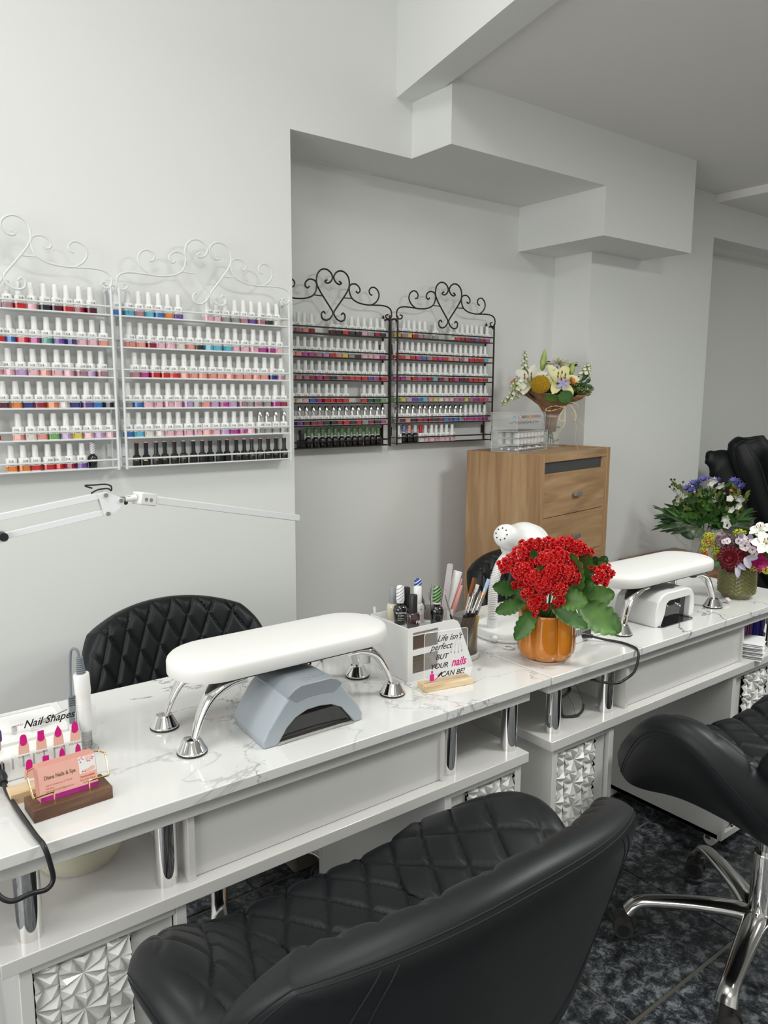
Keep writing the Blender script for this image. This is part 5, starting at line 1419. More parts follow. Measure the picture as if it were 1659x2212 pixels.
for i in range(2):
    mb = MB().tube(smooth_path([kn + Vector((0.03, 0, -0.02)), kn + Vector((0.055 + 0.03 * i, 0, -0.08)), kn + Vector((0.055 + 0.06 * i, 0, -0.15)), kn + Vector((0.08 + 0.05 * i, 0, -0.215))], 6), 0.0006, 4)
    put(mb, 'raffia_strand', 'raffia', t)
# greenery bed
for i in range(80):
    a = g.uniform(0, 2 * pi); r = g.uniform(0.02, 0.15)
    p0 = Vector((r * cos(a) * 0.5, r * sin(a) * 0.35, 0.22)); p1 = Vector((r * cos(a) * 1.15, r * sin(a) * 0.65 - 0.02, 0.285 + 0.055 * g.random()))
    leaf_at(t, p0, p1, g.uniform(0.018, 0.034), g.choice(['oliveleaf', 'dleaf', 'kleaf', 'oliveleaf']), droop=0.2)
lily_at(t, b1(1146, 835, -.06), (-0.15, -0.75, 0.55), 0.112, 'lily', roll=0.4)
lily_at(t, b1(1200, 835, -.05), (0.25, -0.75, 0.55), 0.118, 'lilyy')
lily_at(t, b1(1192, 815, 0.0), (-0.1, -0.1, 1.0), 0.105, 'lilyy', stam=False, el=1.2, name='half_open_lily')
lily_at(t, b1(1208, 815, 0.01), (0.25, 0.0, 1.0), 0.105, 'lily', stam=False, el=1.15, name='half_open_lily')
bud_at(t, b1(1167, 806, -.02), (0.10, -0.05, 1.0), 0.100, 0.0155)
bud_at(t, b1(1226, 816, -.02), (0.15, -0.05, 1.0), 0.065, 0.0125)
bud_at(t, b1(1199, 795, 0.01), (0.02, 0, 1.0), 0.04, 0.008)
spike_at(t, b1(1131, 818, -.02), (-0.02, 0, 1.0), 0.115, n=26, s=0.017)
spike_at(t, b1(1134, 838, -.09), (-0.75, -0.2, -0.62), 0.125, n=26, s=0.022)
spike_at(t, b1(1250, 822, 0.0), (0.35, 0, 0.9), 0.07, n=20, s=0.022)
spike_at(t, b1(1126, 840, -.10), (-0.5, -0.5, 0.25), 0.03, n=10, s=0.030)
star_at(t, b1(1114, 832, -.06), (-0.6, -0.5, 0.45), 0.030, 'orangepetal', 12, W=0.008, name='orange_flower', el=0.6, rows=2, core='bristle')
star_at(t, b1(1124, 820, -.03), (-0.2, -0.4, 0.8), 0.028, 'orangepetal', 12, W=0.008, name='orange_flower', el=0.7, rows=2)
star_at(t, b1(1226, 830, -.07), (0.6, -0.6, 0.5), 0.030, 'orangepetal', 12, W=0.008, name='orange_flower', el=0.8, rows=2)
star_at(t, b1(1121, 826, -.09), (-0.3, -0.8, 0.5), 0.020, 'lilac', 5, W=0.012, name='lilac_flower', el=0.6)
star_at(t, b1(1187, 798, -.04), (0.1, -0.8, 0.5), 0.036, 'lilac', 5, W=0.018, name='lilac_flower', el=0.5)
star_at(t, b1(1211, 833, -.11), (0.1, -0.9, 0.2), 0.036, 'lilac', 5, W=0.016, name='lilac_flower', el=0.3)
# yarrow: a dome of tiny florets
ym = MB(); gy = random.Random(8)
for i in range(240):
    a = i * 2.39996; q = sqrt((i + .5) / 240)
    p = b1(1167, 834, -.128) + Vector((cos(a) * q * 0.045, -0.026 * (1 - q * q), sin(a) * q * 0.040))
    ym.sphere(p + Vector((0, -gy.uniform(0, 0.004), 0)), gy.uniform(0.0024, 0.0034), 5, 4)
ym.lathe([(0.001, -0.03), (0.036, -0.008), (0.041, 0.0), (0.03, 0.010), (0.001, 0.018)], n=20, mx=aim(b1(1167, 834, -.118), (0, -1, 0.1)), capb=False, capt=False)
yo = put(ym, 'yarrow_head', 'yarrow', t); 
for i, (u, v, d) in enumerate(((1235, 838, -.04), (1246, 846, -.03), (1258, 850, 0), (1225, 846, -.06), (1238, 828, 0.0), (1262, 842, .02), (1180, 820, -.05), (1190, 848, -.10), (1205, 852, -.09))):
    fluff_at(t, b1(u, v, d), 0.024, 'oliveleaf' if i < 6 else 'kleaf', n=46, s=0.0034, name='filler_florets', sc=(1.1, 0.8, 0.6), seed=i)
leaf_at(t, b1(1192, 858, -.10), b1(1188, 872, -.13), 0.055, 'kleaf2', up=(0, -1, 0.3))
leaf_at(t, b1(1210, 850, -.11), b1(1228, 872, -.135), 0.062, 'kleaf', up=(0, -1, 0.2))
leaf_at(t, b1(1215, 860, -.11), b1(1202, 866, -.13), 0.040, 'kleaf', up=(0, -1, 0.2))
for (u, v, w_, z_) in ((1258, 830, 1266, 822), (1255, 836, 1270, 838), (1248, 826, 1262, 812), (1183, 792, 1176, 786), (1225, 798, 1240, 790)):
    leaf_at(t, b1(u, v), b1(w_, z_), 0.016, 'dleaf')

# ------------------------------------------------------------------ bouquet in clear film on the side table
TT = 0.520
t = thing('film_wrapped_bouquet', 'blue and white bouquet with grassy leaves in clear film on the wooden side table', 'bouquet', (3.74, 2.13, TT), -yaw - 0.2)
s2 = 0.00242
b2 = lambda u, v, d=0.0: Vector(((u - 1520) * s2, d, (1198 - v) * s2))
MB().lathe([(0.055, 0.001), (0.06, 0.004), (0.058, 0.15), (0.056, 0.15), (0.057, 0.012), (0.001, 0.008)], n=32, capt=False).build('glass_vase', M['sheet'], t)
mb = MB()
for i in range(14):
    a = i * 0.9
    mb.tube([(0.03 * cos(a), 0.03 * sin(a), 0.015), (0.01 * cos(a), 0.01 * sin(a), 0.10), (0.07 * cos(a), 0.05 * sin(a), 0.25)], 0.003, 5)
put(mb, 'stems', 'oliveleaf', t)
def filmfn(u, v):
    a = 2 * pi * u; k = int(u * 56) % 56
    j = min(4, int(v * 4.001))
    rr = [0.035, 0.065, 0.125, 0.19, 0.225][j]; zz = [0.010, 0.055, 0.12, 0.18, 0.215][j]
    n_ = NN[j][k] * 0.010 * (0.5 + v)
    return ((rr + n_) * cos(a) * 1.02, (rr + n_) * sin(a) * 0.7, zz + NN[j + 4][k] * 0.010 + 0.015 * v * sin(5 * a))
MB().grid(filmfn, 56, 5, wrapu=True).build('clear_film', M['film'], t, angle=12)
g = random.Random(21)
for i in range(90):
    sd = -1 if i % 2 else 1
    y_ = g.uniform(-.08, .05)
    a = b2(1520 + sd * g.uniform(5, 35), g.uniform(1095, 1125), y_)
    b = b2(1520 + sd * g.uniform(62, 108), g.uniform(1075, 1140), y_ + g.uniform(-.05, .03))
    leaf_at(t, a, b, 0.014, g.choice(['dleaf', 'kleaf', 'dleaf']), droop=g.uniform(-0.1, 0.35), name='grass_blade')
for i in range(90):
    a = b2(g.uniform(1465, 1570), g.uniform(1060, 1125), -.07 + g.uniform(0, .05)); b = a + Vector((g.uniform(-.07, .07), -0.04, g.uniform(-.05, .06)))
    leaf_at(t, a, b, g.uniform(0.026, 0.046), g.choice(['kleaf', 'dleaf', 'kleaf2', 'kleaf']), droop=0.2)
for i in range(260):
    u, v = g.uniform(1450, 1592), g.uniform(1030, 1100)
    a = b2(u, v, g.uniform(-.09, .02)); b = a + Vector((g.uniform(-.026, .026), -0.01, g.uniform(.0, .036)))
    leaf_at(t, a, b, 0.011, g.choice(['oliveleaf', 'oliveleaf', 'kleaf']), droop=0.1, name='sprig', nv=5)
for i, (u, v) in enumerate(((1478, 1040), (1490, 1030), (1502, 1028), (1510, 1020), (1520, 1022), (1528, 1026), (1486, 1045), (1500, 1038), (1540, 1024), (1570, 1022), (1580, 1026), (1588, 1034))):
    star_at(t, b2(u, v, -.04 + .01 * (i % 3)), (g.uniform(-.6, .6), -0.5, 0.6), 0.036, 'blueflower', 9, W=0.010, name='agapanthus_flower', el=0.8, rows=2)
for (u, v) in ((1446, 1020), (1453, 1020), (1448, 1031), (1471, 1025), (1444, 1036)):
    put(MB().sphere(b2(u, v), 0.0062, 8, 6).tube([b2(u, v), b2(1465, 1060)], 0.0010, 4), 'dark_berry', 'dleaf', t)
for (u, v, r) in ((1515, 1016, .026), (1535, 1022, .022), (1580, 1048, .024), (1558, 1056, .018), (1573, 1066, .020), (1560, 1075, .018), (1552, 1094, .020), (1558, 1110, .020), (1544, 1122, .022), (1526, 1013, .018)):
    lily_at(t, b2(u, v, -.09), (g.uniform(-.4, .4), -0.5, g.uniform(-.5, .4)), r * 1.6, 'whitepetal', 5, W=r * 1.3, stam=False, el=1.0, name='white_bell_flower')
for (u, v) in ((1563, 1040), (1578, 1040)):
    star_at(t, b2(u, v, -.06), (0, -0.6, 0.6), 0.016, 'orangepetal', 5, W=0.012, name='peach_flower', el=0.8)
mb = MB()
for (u, v) in ((1460, 1070), (1463, 1060), (1470, 1052), (1482, 1060)):
    for q in range(3): mb.tube([b2(u + 3 * q, v + 6, -.04), b2(u + 3 * q - 6, v - 24, -.02)], 0.0016, 4)
put(mb, 'striped_stalks', 'whitepetal', t)

# ------------------------------------------------------------------ green glass vase on the right table
t = thing('vase_of_flowers', 'burgundy, magenta and white flowers in a textured green glass vase', 'vase', (2.300, 1.188, TZ), -yaw - 0.55)
s3 = 0.00143
b3 = lambda u, v, d=0.0: Vector(((u - 1594) * s3, d, (1300 - v) * s3))
def vamp(r, z, a):
    q = 0
    if 0.014 < z < 0.104: q = 0.0030 * (sin(a * 18 + z * 520) + sin(a * 18 - z * 520)) / 2
    return r + q
pv = [(0.036, 0.0), (0.042, 0.004), (0.046, 0.010), (0.0545, 0.018)] + [(0.0545 + 0.0015 * sin(i / 34 * pi) - 0.0028 * (i / 34) ** 2, 0.018 + 0.086 * i / 34) for i in range(1, 35)] + [(0.052, 0.108), (0.050, 0.112), (0.048, 0.108), (0.048, 0.02), (0.001, 0.014)]
MB().lathe(pv, n=108, amp=vamp, capt=False).build('glass_vase', M['greenglass'], t, angle=75)
MB().lathe([(0.037, -0.0), (0.043, 0.001), (0.044, 0.006), (0.038, 0.009)], n=40).build('vase_foot', M['sheet'], t)
g = random.Random(4)
for i in range(30):
    a = g.uniform(0, 2 * pi); r = g.uniform(0.02, 0.075)
    leaf_at(t, (r * .4 * cos(a), r * .4 * sin(a), 0.10), (r * cos(a), r * sin(a) - .01, g.uniform(.12, .19)), 0.022, g.choice(['dleaf', 'kleaf', 'dleaf']), droop=0.2)
star_at(t, b3(1582, 1207, -.060), (-0.15, -0.95, 0.10), 0.046, 'burg', 18, W=0.014, name='burgundy_flower', el=0.15, rows=4, ruffle=0.0025, core='burg')
star_at(t, b3(1584, 1226, -.058), (-0.1, -0.9, -0.4), 0.022, 'burg', 12, W=0.011, name='burgundy_flower', el=0.3, rows=3, ruffle=0.002)
star_at(t, b3(1604, 1205, -.055), (0.5, -0.8, 0.0), 0.030, 'burg', 14, W=0.012, name='burgundy_flower', el=0.2, rows=3, ruffle=0.002)
star_at(t, b3(1640, 1215, -.045), (0.35, -0.8, -0.1), 0.034, 'magenta', 16, W=0.010, name='magenta_flower', el=0.15, rows=3)
star_at(t, b3(1632, 1190, -.03), (0.3, -0.8, 0.4), 0.030, 'magenta', 16, W=0.010, name='magenta_flower', el=0.2, rows=2)
star_at(t, b3(1608, 1213, -.06), (0.1, -0.9, 0), 0.016, 'magenta', 12, W=0.007, name='magenta_flower', el=0.3, rows=2)
lily_at(t, b3(1648, 1172, -.055), (0.1, -0.75, 0.45), 0.052, 'whitepetal', 6, W=0.030, name='white_alstroemeria')
lily_at(t, b3(1636, 1150, -.03), (-0.3, -0.5, 0.8), 0.042, 'whitepetal', 6, W=0.026, name='white_alstroemeria')
lily_at(t, b3(1656, 1148, -.03), (0.2, -0.4, 0.9), 0.036, 'whitepetal', 6, W=0.024, name='white_alstroemeria')
for (u, v, r) in ((1609, 1177, .019), (1624, 1184, .014), (1596, 1168, .012), (1574, 1170, .012), (1568, 1172, .010), (1602, 1160, .014), (1614, 1163, .013), (1628, 1193, .012), (1608, 1219, .010)):
    star_at(t, b3(u, v, -.065), (g.uniform(-.3, .3), -0.9, 0.25), r, 'pinkwhite', 5, W=r * 1.05, name='phlox_flower', el=0.1, core='purple')
for i, (u, v) in enumerate(((1566, 1168), (1572, 1175), (1560, 1176))): fluff_at(t, b3(u, v, -.045), 0.022, 'purple', n=110, s=0.0018, name='allium_florets', seed=40 + i)
for i, (u, v) in enumerate(((1545, 1185), (1540, 1165), (1532, 1168), (1552, 1195), (1548, 1205), (1530, 1180), (1590, 1155), (1600, 1153), (1636, 1160), (1633, 1222), (1620, 1226), (1528, 1195), (1610, 1232), (1652, 1226))):
    fluff_at(t, b3(u, v, -.03 - .02 * (i % 2)), 0.013, 'goldenrod', n=42, s=0.0026, name='goldenrod_florets', seed=60 + i)
for (u, v) in ((1533, 1178), (1535, 1186), (1530, 1199), (1526, 1205), (1531, 1208), (1537, 1173), (1528, 1211), (1534, 1182)):
    put(MB().sphere(b3(u, v, -.045), 0.0062, 10, 7, (1, 1, 1.2)), 'red_berry', 'berry', t)
for (a, b, w_) in (((1598, 1215), (1602, 1245), .014), ((1612, 1200), (1624, 1222), .018), ((1613, 1202), (1638, 1196), .014), ((1598, 1214), (1616, 1226), .012), ((1600, 1160), (1602, 1145), .012), ((1618, 1160), (1620, 1147), .014), ((1560, 1215), (1550, 1230), .02)):
    leaf_at(t, b3(*a, -.07), b3(*b, -.085), w_, 'greyleaf' if w_ < .02 else 'dleaf', up=(0, -1, 0.1))
for i in range(8): leaf_at(t, b3(1645, 1200, -.03), b3(1655 + 2 * i, 1180 + 7 * i, -.05), 0.012, 'kleaf2', up=(0, -1, 0.2))
t = thing('fallen_blossom', 'small pinkish white blossom lying by the foot of the green vase', 'flower', (2.205, 1.165, TZ + 0.006))
star_at(t, (0, 0, 0), (-0.3, -0.6, 0.8), 0.013, 'pinkwhite', 6, W=0.010, name='petals', el=0.6, rows=2)

# ------------------------------------------------------------------ oak cabinet
CA = 0.172
t = thing('oak_cabinet', 'tall pale oak chest of drawers standing in the niche', 'cabinet', (2.431, 2.115, 0), CA)
Wc, Dc, Hc = 0.608, 0.385, CTOP - 0.0006
MB().box(0, 0, 0, 0.026, Dc, Hc).build('side_panel', M['oak'], t, bevel=0.0012)
MB().box(Wc - 0.030, 0, 0, Wc, Dc, Hc + 0.006).build('side_panel', M['oak'], t, bevel=0.0012)
MB().box(0.026, 0.0, Hc - 0.034, Wc - 0.030, Dc, Hc).build('top_board', M['oakh'], t, bevel=0.0012)
MB().box(0.026, Dc - 0.01, 0.0, Wc - 0.03, Dc, Hc).build('back_board', M['oakh'], t)
MB().box(0.026, 0.014, Hc - 0.082, Wc - 0.065, 0.03, Hc - 0.034).build('grey_strip', M['darkpanel'], t, label='dark grey recessed strip')
MB().box(Wc - 0.065, 0.004, 0, Wc - 0.030, 0.02, Hc - 0.034).build('front_stile', M['oak'], t, bevel=0.0008)
zt = Hc - 0.083
for k in range(5):
    h = 0.190
    z0 = zt - h
    if z0 < 0.02: break
    d = MB().box(0.027, 0.0005, z0 + 0.003, Wc - 0.048, 0.018, zt).build('drawer', M['oakh'], t, bevel=0.001)
    MB().box(0.262, -0.020, zt - 0.112, 0.322, -0.008, zt - 0.095).box(0.268, -0.009, zt - 0.107, 0.274, 0.001, zt - 0.1).box(0.310, -0.009, zt - 0.107, 0.316, 0.001, zt - 0.1).build('handle', M['handle'], d, bevel=0.0012)
    zt = z0
MB().box(0.027, 0.004, 0.0, Wc - 0.03, 0.02, zt - 0.002).build('plinth', M['oakh'], t)

# ------------------------------------------------------------------ clear acrylic drawer boxes on the cabinet
def acrylic_box(label, loc, rz, Wd, Dp, H, rows, tint):
    t = thing('acrylic_drawer_box', label, 'storage box', loc, rz)
    MB().box(0, 0, 0, Wd, Dp, 0.0018).box(0, 0, H - 0.0018, Wd, Dp, H).box(0, 0, 0, 0.0018, Dp, H).box(Wd - 0.0018, 0, 0, Wd, Dp, H).box(0, Dp - 0.0018, 0, Wd, Dp, H).build('case', M['sheet'], t)
    for k in range(rows):
        z0 = 0.002 + (H - 0.004) * k / rows; z1 = 0.002 + (H - 0.004) * (k + 1) / rows - 0.002
        d = MB().box(0.003, 0.001, z0, Wd - 0.003, 0.0025, z1).box(0.003, 0.001, z0, Wd - 0.003, Dp - 0.004, z0 + 0.0012).box(0.003, 0.0025, z0, 0.0045, Dp - 0.004, z1 - 0.004).build('drawer', M['sheet'], t)
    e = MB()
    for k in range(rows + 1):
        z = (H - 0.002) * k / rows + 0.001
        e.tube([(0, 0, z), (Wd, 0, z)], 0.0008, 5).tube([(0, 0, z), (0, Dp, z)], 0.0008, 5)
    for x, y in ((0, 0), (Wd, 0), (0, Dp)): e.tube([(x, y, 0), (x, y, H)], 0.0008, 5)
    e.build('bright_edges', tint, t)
    return t
AX0, AY0, AR = 2.446, 2.262, 0.30
acrylic_box('lower clear acrylic drawer box holding white jars on the cabinet', (AX0, AY0, CTOP), AR, 0.300, 0.130, 0.088, 3, M['whitep'])
acrylic_box('upper clear acrylic drawer box holding colourful jars, stacked on the lower one', (AX0 - 0.012, AY0 - 0.001, CTOP + 0.0885), AR, 0.288, 0.126, 0.082, 3, M['pinkwhite'])
ca, sa = cos(AR), sin(AR)
A_ = lambda x, y, z: (AX0 + x * ca - y * sa, AY0 + x * sa + y * ca, CTOP + z)
jw = MB().lathe([(0.0135, 0), (0.0145, 0.002), (0.0145, 0.013), (0.0135, 0.0155)], n=18).mesh('jar', M['whitep'])
jl = MB().lathe([(0.0148, 0.0155), (0.0148, 0.021), (0.0135, 0.0222)], n=18).mesh('lid', M['paperwhite'])
jg = MB().lathe([(0.011, 0), (0.012, 0.002), (0.012, 0.010), (0.011, 0.012)], n=16).mesh('jar', M['alu'])
CJ = [('sky blue', 'c'), ('pale pink', 'p'), ('magenta', 'm'), ('light green', 'G'), ('salmon', 'n'), ('orange', 'o'), ('glittery grey', 'g'), ('glittery grey', 'g')]
def jars(z, xs, ys, nm, grp, kind):
    for i, x in enumerate(xs):
        for j, y in enumerate(ys):
            if kind == 'white':
                t = thing('jar', '%s jar, %s from left in the %s drawer of the lower box' % ('round white', ORD[i], nm) if j == 0 else 'round white jar in a rear row of the lower acrylic box', 'jar', A_(x, y, z), 0, grp)
                lk('jar', jw, t); lk('lid', jl, t)
            elif kind == 'grey':
                t = thing('jar', ('flat silver-lidded jar, %s from left in the bottom drawer' % ORD[i]) if j == 0 else 'flat silver-lidded jar in a rear row of the bottom drawer', 'jar', A_(x, y, z), 0, grp)
                lk('jar', jg, t); lk('lid', MB().lathe([(0.0124, 0.012), (0.0124, 0.0165)], n=16).mesh('lid', M['whitep'] if i % 3 == 1 else M['inkgrey']), t)
            else:
                t = thing('jar', 'small %s glitter jar, %s from left in the top drawer' % (CJ[i][0], ORD[i]), 'jar', A_(x, y, z), 0, grp)
                lk('jar', MB().lathe([(0.010, 0), (0.011, 0.002), (0.011, 0.011)], n=16).mesh('jar', M['pol_' + CJ[i][1]]), t); lk('lid', MB().lathe([(0.0113, 0.011), (0.0113, 0.0155)], n=16).mesh('lid', M['sheet']), t)
J8 = [0.025 + 0.0355 * i for i in range(8)]
jars(0.0612, J8, (0.022, 0.060, 0.098), 'upper', 'white jars in the lower acrylic box', 'white')
jars(0.0325, J8, (0.022, 0.060, 0.098), 'middle', 'white jars in the lower acrylic box', 'white')
jars(0.0038, [0.022 + 0.0285 * i for i in range(10)], (0.022, 0.055, 0.090), 'bottom', 'silver jars in the lower acrylic box', 'grey')
jars(0.0885 + 0.0565, [0.012 + 0.0335 * i for i in range(8)], (0.022,), 'top', 'glitter jars in the upper acrylic box', 'col')
mb = MB(); g = random.Random(2)
for i in range(60): mb.sphere(Vector((g.uniform(0.01, 0.27), g.uniform(0.01, 0.06), g.uniform(0.033, 0.040))), 0.003, 5, 4)
o = tag(mb.build('rhinestones', M['alu'], None), 'loose sparkly stones in the middle drawer of the upper box', 'rhinestones', kind='stuff')
o.location = A_(-0.008, 0.01, 0.0885); o.rotation_euler = (0, 0, AR)

# ------------------------------------------------------------------ side table, armchair
t = thing('side_table', 'low reddish wooden side table under the film-wrapped bouquet', 'side table', (3.695, 2.19, 0), 0.0)
MB().box(-0.262, -0.25, 0.490, 0.275, 0.245, 0.5195).build('table_top', M['cherry'], t, bevel=0.006, seg=3)
MB().box(-0.262 + 0.01, -0.24, 0.474, 0.265, 0.235, 0.490).build('moulding', M['cherry'], t, bevel=0.004)
MB().box(-0.235, -0.22, 0.37, 0.245, 0.215, 0.474).build('apron', M['walnut'], t, bevel=0.002)
for x in (-0.225, 0.235):
    for y in (-0.215, 0.205): MB().box(x - 0.026, y - 0.026, 0, x + 0.026, y + 0.026, 0.474).build('leg', M['cherry'], t, bevel=0.003)

MX, MY = 4.62, 2.24
t = thing('massage_armchair', 'large black leather massage armchair at the right in the far recess', 'armchair', (MX, MY, 0), -yaw)
s4 = 0.00280
b4 = lambda u, v, d=0.0: Vector(((u - 1646) * s4 , d, (1352 - v) * s4))
def cushion(name, pts, rs, fl, dd=0.0, mm='leather', n=24):
    MB().tube(smooth_path([b4(u, v, d_) for (u, v, d_) in pts], 8), [rs[0] + (rs[-1] - rs[0]) * 0 for _ in range(1)] * 0 or _rs(rs, (len(pts) - 1) * 8 + 1), n, flat=fl, upv=(0, 1, 0)).build(name, M[mm], t, angle=80)
def _rs(rs, N):
    out = []
    for i in range(N):
        x = i / (N - 1) * (len(rs) - 1); k = min(len(rs) - 2, int(x)); f = x - k; f = f * f * (3 - 2 * f)
        out.append(rs[k] * (1 - f) + rs[k + 1] * f)
    return out
cushion('back_shell', [(1600, 945, 0.06), (1601, 952, 0.06), (1612, 985, 0.06), (1640, 1060, 0.04), (1665, 1130, 0.0), (1680, 1200, 0.0)], [0.02, 0.11, 0.14, 0.15, 0.16, 0.15], 0.55)
cushion('shoulder_wing', [(1522, 988, 0.10), (1530, 990, 0.10), (1560, 1010, 0.08), (1600, 1080, 0.05), (1640, 1180, 0.0)], [0.01, 0.045, 0.10, 0.13, 0.14], 0.5)
cushion('side_bolster', [(1566, 955, -0.06), (1570, 962, -0.07), (1588, 1005, -0.09), (1612, 1065, -0.10), (1640, 1130, -0.10), (1668, 1190, -0.08)], [0.008, 0.045, 0.060, 0.055, 0.050, 0.05], 0.8)
cushion('back_pad', [(1652, 950, -0.10), (1656, 958, -0.12), (1672, 1000, -0.15), (1690, 1060, -0.16), (1708, 1120, -0.16)], [0.02, 0.085, 0.115, 0.12, 0.10], 0.6)
cushion('armrest_pad', [(1610, 1130, -0.10), (1614, 1140, -0.11), (1640, 1210, -0.12), (1700, 1290, -0.1)], [0.04, 0.07, 0.08, 0.08], 0.9)
MB().prism(rrect(-0.02, -0.30, 0.60, 0.30, 0.08), 0.001, 0.46).build('seat_base', M['leather'], t, bevel=0.03, seg=3)

# ------------------------------------------------------------------ articulated lamp arm in front of the wall
YA = 1.64
t = thing('arm_lamp', 'white articulated desk lamp arm with long narrow head in front of the wall', 'lamp', (0.20, YA, 1.10))
o_ = Vector((0.20, YA, 1.10))
def bar(mb, a, b, w_, h_):
    a, b = Vector(a) - o_, Vector(b) - o_
    d = (b - a); x = d.normalized(); y = Vector((0, 0, 1)).cross(x).normalized(); z = x.cross(y)
    m_ = Matrix((x, y, z)).transposed().to_4x4(); m_.translation = a
    return mb.box(0, -w_ / 2, -h_ / 2, d.length, w_ / 2, h_ / 2, mx=m_)
bar(MB(), (0.215, YA, 1.1295), (0.500, YA, 1.1705), 0.012, 0.0135).build('upper_bar', M['whitem'], t, bevel=0.0008)
bar(MB(), (0.302, YA, 1.1030), (0.500, YA, 1.1330), 0.012, 0.0130).build('lower_bar', M['whitem'], t, bevel=0.0008)
jp = MB()
jp.prism([(0.486 - .2, 0.075), (0.500 - .2, 0.0785), (0.511 - .2, 0.074), (0.5405 - .2, 0.060), (0.5405 - .2, 0.049), (0.513 - .2, 0.026), (0.498 - .2, 0.0235)], -0.0085, -0.0068, mx=XZp).prism([(0.486 - .2, 0.075), (0.500 - .2, 0.0785), (0.511 - .2, 0.074), (0.5405 - .2, 0.060), (0.5405 - .2, 0.049), (0.513 - .2, 0.026), (0.498 - .2, 0.0235)], 0.0068, 0.0085, mx=XZp)
jp.build('joint_plate', M['whitem'], t)
for (x, z) in ((0.502 - .2, 0.0705), (0.505 - .2, 0.0305), (0.534 - .2, 0.0565)):
    MB().tube([(x, -0.013, z), (x, -0.0085, z)], 0.0045, 14).build('bolt', M['steel'], t)
bar(MB(), (0.535, YA, 1.1585), (0.556, YA, 1.1590), 0.009, 0.009).build('joint_rod', M['steel'], t)
MB().tube([(0.545 - .2, 0, 0.0575), (0.570 - .2, 0.002, 0.0590)], 0.0068, 16).build('swivel', M['whitep'], t)
A1, A2 = Vector((0.572, YA + 0.004, 1.158)), Vector((1.100, 1.855, 1.036))
bar(MB(), A1, A1 + (A2 - A1).normalized() * 0.046, 0.030, 0.028).build('head_bracket', M['whitep'], t, bevel=0.003)
bar(MB(), A1 + (A2 - A1).normalized() * 0.012, A2, 0.026, 0.017).build('lamp_head', M['whitem'], t, bevel=0.0015)
bar(MB(), A1 + (A2 - A1).normalized() * 0.02 + Vector((0, 0, 0.0092)), A2 + Vector((0, 0, 0.0092)), 0.020, 0.002).build('head_ridge', M['whitep'], t)
for k in (0.020, 0.034):
    p = A1 + (A2 - A1).normalized() * k - o_
    MB().tube([p + Vector((0, -0.0145, 0)), p + Vector((0, -0.0175, 0))], 0.0042, 12).build('bolt', M['steel'], t)
MB().tube([(0.300 - .2, -0.016, 0.003), (0.300 - .2, 0.012, 0.003)], 0.0085, 16).build('elbow_knob', M['blackp'], t)
MB().tube([(0.534 - .2 + .012, -0.004, 0.050), (0.534 - .2 + .012, 0.006, 0.050)], 0.0045, 12).build('small_knob', M['blackp'], t)
MB().tube(smooth_path([(0.475 - .2, 0, 0.0755), (0.490 - .2, 0, 0.082), (0.510 - .2, 0, 0.083), (0.517 - .2, 0, 0.078), (0.517 - .2, 0.0, 0.088), (0.505 - .2, 0, 0.0925), (0.485 - .2, 0, 0.0925), (0.463 - .2, 0, 0.0925), (0.478 - .2, 0, 0.086)], 5), 0.0017, 7).build('black_cable', M['blackp'], t)
# lower arm and clamp, left of the picture
MB().prism([(-0.02, 0.045), (0.02, 0.045), (0.115, 0.01), (0.11, -0.01), (0.02, -0.02), (-0.02, -0.015)], 0.0075, 0.009, mx=XZp).build('elbow_plate', M['whitem'], t)
bar(MB(), (0.20, YA, 1.10), (0.02, YA, 0.80), 0.012, 0.0135).build('lower_arm', M['whitem'], t, bevel=0.0008)
bar(MB(), (0.24, YA, 1.10), (0.06, YA, 0.80), 0.012, 0.0135).build('lower_arm', M['whitem'], t, bevel=0.0008)

# ------------------------------------------------------------------ under and in the tables
t = thing('storage_tub', 'taupe plastic tub with pale lid and blue label on the floor behind the near table', 'tub', (1.175, 1.865, 0), -0.04)
def taper(mb, x, y, z0, z1, s):
    vs = [(-x * s, -y * s, z0), (x * s, -y * s, z0), (x * s, y * s, z0), (-x * s, y * s, z0), (-x, -y, z1), (x, -y, z1), (x, y, z1), (-x, y, z1)]
    return mb.add(vs, [(3, 2, 1, 0), (4, 5, 6, 7), (0, 1, 5, 4), (1, 2, 6, 5), (2, 3, 7, 6), (3, 0, 4, 7)])
taper(MB(), 0.165, 0.115, 0.001, 0.135, 0.86).build('tub_body', M['taupe'], t, bevel=0.014, seg=3)
MB().box(-0.175, -0.125, 0.128, 0.175, 0.125, 0.155).build('lid', M['taupe2'], t, bevel=0.010, seg=3)
MB().box(-0.150, -0.132, 0.105, -0.130, -0.122, 0.140).build('lid_clip', M['taupe2'], t, bevel=0.002)
lb = MB().box(-0.075, -0.1185, 0.045, 0.055, -0.117, 0.115).build('label', M['labelblue'], t)
MB().box(-0.073, -0.1195, 0.047, -0.025, -0.1188, 0.07).box(-0.062, -0.1195, 0.08, -0.048, -0.1188, 0.085).box(-0.062, -0.1195, 0.09, -0.048, -0.1188, 0.095).build('label_print', M['labelpale'], lb)
MB().tube([(0.005 + 0.028 * cos(a), -0.1195, 0.085 + 0.022 * sin(a)) for a in [2 * pi * i / 20 for i in range(20)]], 0.0018, 5, closed=True).build('label_ring', M['inkred'], lb)

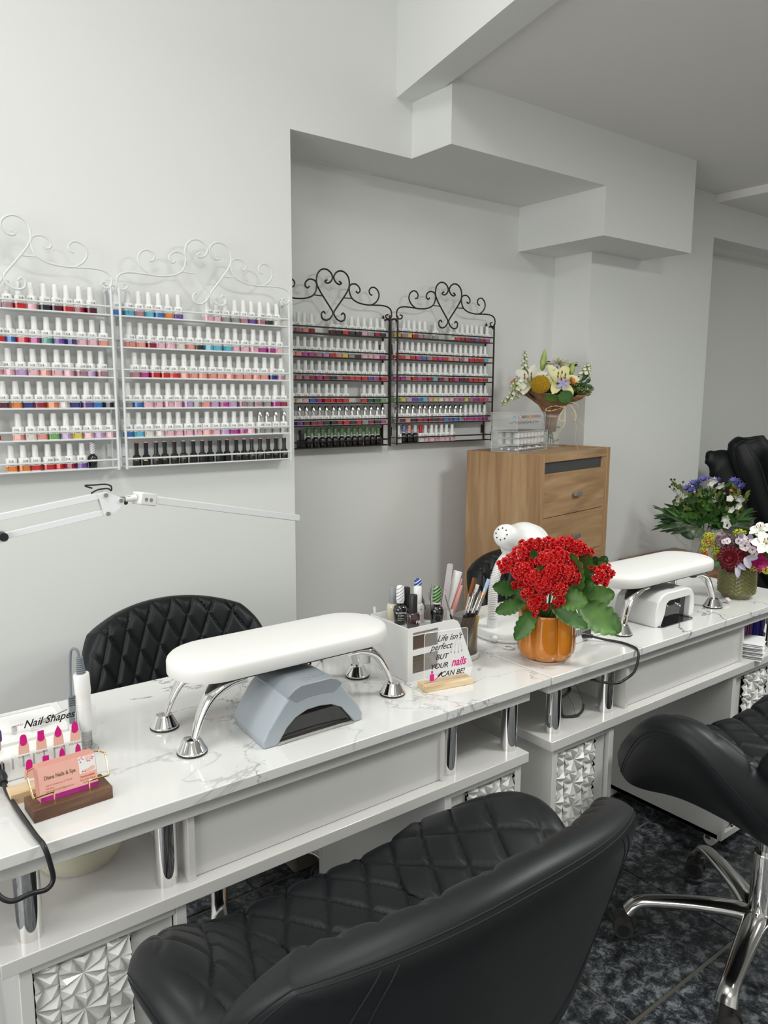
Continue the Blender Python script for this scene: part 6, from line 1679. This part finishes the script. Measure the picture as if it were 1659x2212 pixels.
t = thing('safety_goggles', 'clear safety goggles with black frame in the shelf of the right table', 'goggles', (1.452, 1.145, 0.6003), -0.5)
gx = [(-0.030, 0, 0.070), (-0.026, -0.004, 0.040), (-0.022, -0.006, 0.010), (-0.016, -0.008, 0.003), (0.012, -0.010, 0.004), (0.030, -0.006, 0.014), (0.034, 0.0, 0.030)]
MB().tube(smooth_path(gx, 6), 0.0032, 8).build('frame', M['blackp'], t)
MB().tube(smooth_path([(-0.046, 0, 0.080), (-0.040, -0.004, 0.055), (-0.026, -0.006, 0.052), (-0.008, -0.006, 0.066), (-0.008, -0.004, 0.078), (-0.030, 0, 0.074), (-0.046, 0, 0.080)], 5), 0.0042, 8).build('nose_clip', M['blackp'], t)
MB().grid(lambda u, v: (-0.027 + 0.058 * u - 0.004 * v, -0.006 - 0.016 * sin(pi * u), 0.008 + 0.062 * v * (1 - 0.55 * u * u) + 0.016 * u), 10, 8).build('lens', M['sheet'], t)
MB().tube(smooth_path([(-0.006, -0.006, 0.100), (0.010, -0.010, 0.080), (0.026, -0.006, 0.050), (0.034, 0, 0.028)], 5), 0.0008, 5).tube(smooth_path([(-0.012, -0.008, 0.060), (0.000, -0.02, 0.036), (0.008, -0.016, 0.010)], 5), 0.0006, 5).build('lens_rim', M['blackp'], t)

for i, (x0, x1, mm, nm) in enumerate(((2.215, 2.292, 'bookpurple', 'purple'), (2.293, 2.303, 'bookorange', 'thin orange'), (2.304, 2.328, 'bookpurple', 'narrow lilac-purple'), (2.329, 2.371, 'bookblue', 'royal blue'))):
    t = thing('folder', nm + ' folder standing in the shelf at the right end of the right table', 'folder', ((x0 + x1) / 2, 1.25, 0.6003))
    w_ = (x1 - x0) / 2
    MB().box(-w_, -0.110, 0, -w_ + 0.0015, 0.1, 0.112).box(w_ - 0.0015, -0.110, 0, w_, 0.1, 0.112).box(-w_, -0.110, 0, w_, -0.108, 0.112).build('cover', M[mm], t)
    MB().box(-w_ + 0.002, -0.105, 0.002, w_ - 0.002, 0.098, 0.110).build('pages', M['paperwhite'], t)
pg = MB().box(-0.052, -0.030, 0, 0.052, 0.030, 0.0012).mesh('sheet', M['paperwhite'])
for i in range(12):
    o = lk('paper_sheet', pg, None, (2.262 + 0.003 * ((i * 7) % 3 - 1), 1.104 + 0.002 * ((i * 5) % 3 - 1), 0.6004 + 0.0042 * i))
    o.rotation_euler = (0, 0, 0.35 + 0.05 * ((i * 3) % 4))
    tag(o, 'white leaflet on top of the pile in the right table shelf' if i == 11 else 'white leaflet within the pile in the right table shelf', 'leaflet', 'leaflets in the right table shelf')
tag(MB().tube(smooth_path([(1.655, 1.30, 0.764), (1.66, 1.33, 0.80), (1.64, 1.345, 0.86), (1.60, 1.34, 0.885), (1.57, 1.33, 0.86), (1.56, 1.34, 0.80), (1.56, 1.36, 0.765)], 8), 0.003, 8).build('white_cable', M['white_cord']), 'white cable loop arching behind the red flowers', 'cord')
# ribbed clear hose and cord at the left foot of the near table
tag(MB().tube(smooth_path([(0.115, 1.30, 0.60), (0.10, 1.22, 0.42), (0.095, 1.16, 0.25), (0.10, 1.12, 0.12), (0.12, 1.08, 0.03), (0.10, 0.95, 0.010), (0.02, 0.90, 0.010)], 8), 0.007, 10).build('white_cable', M['white_cord']), 'thick white cable hanging down left of the near table', 'cord')
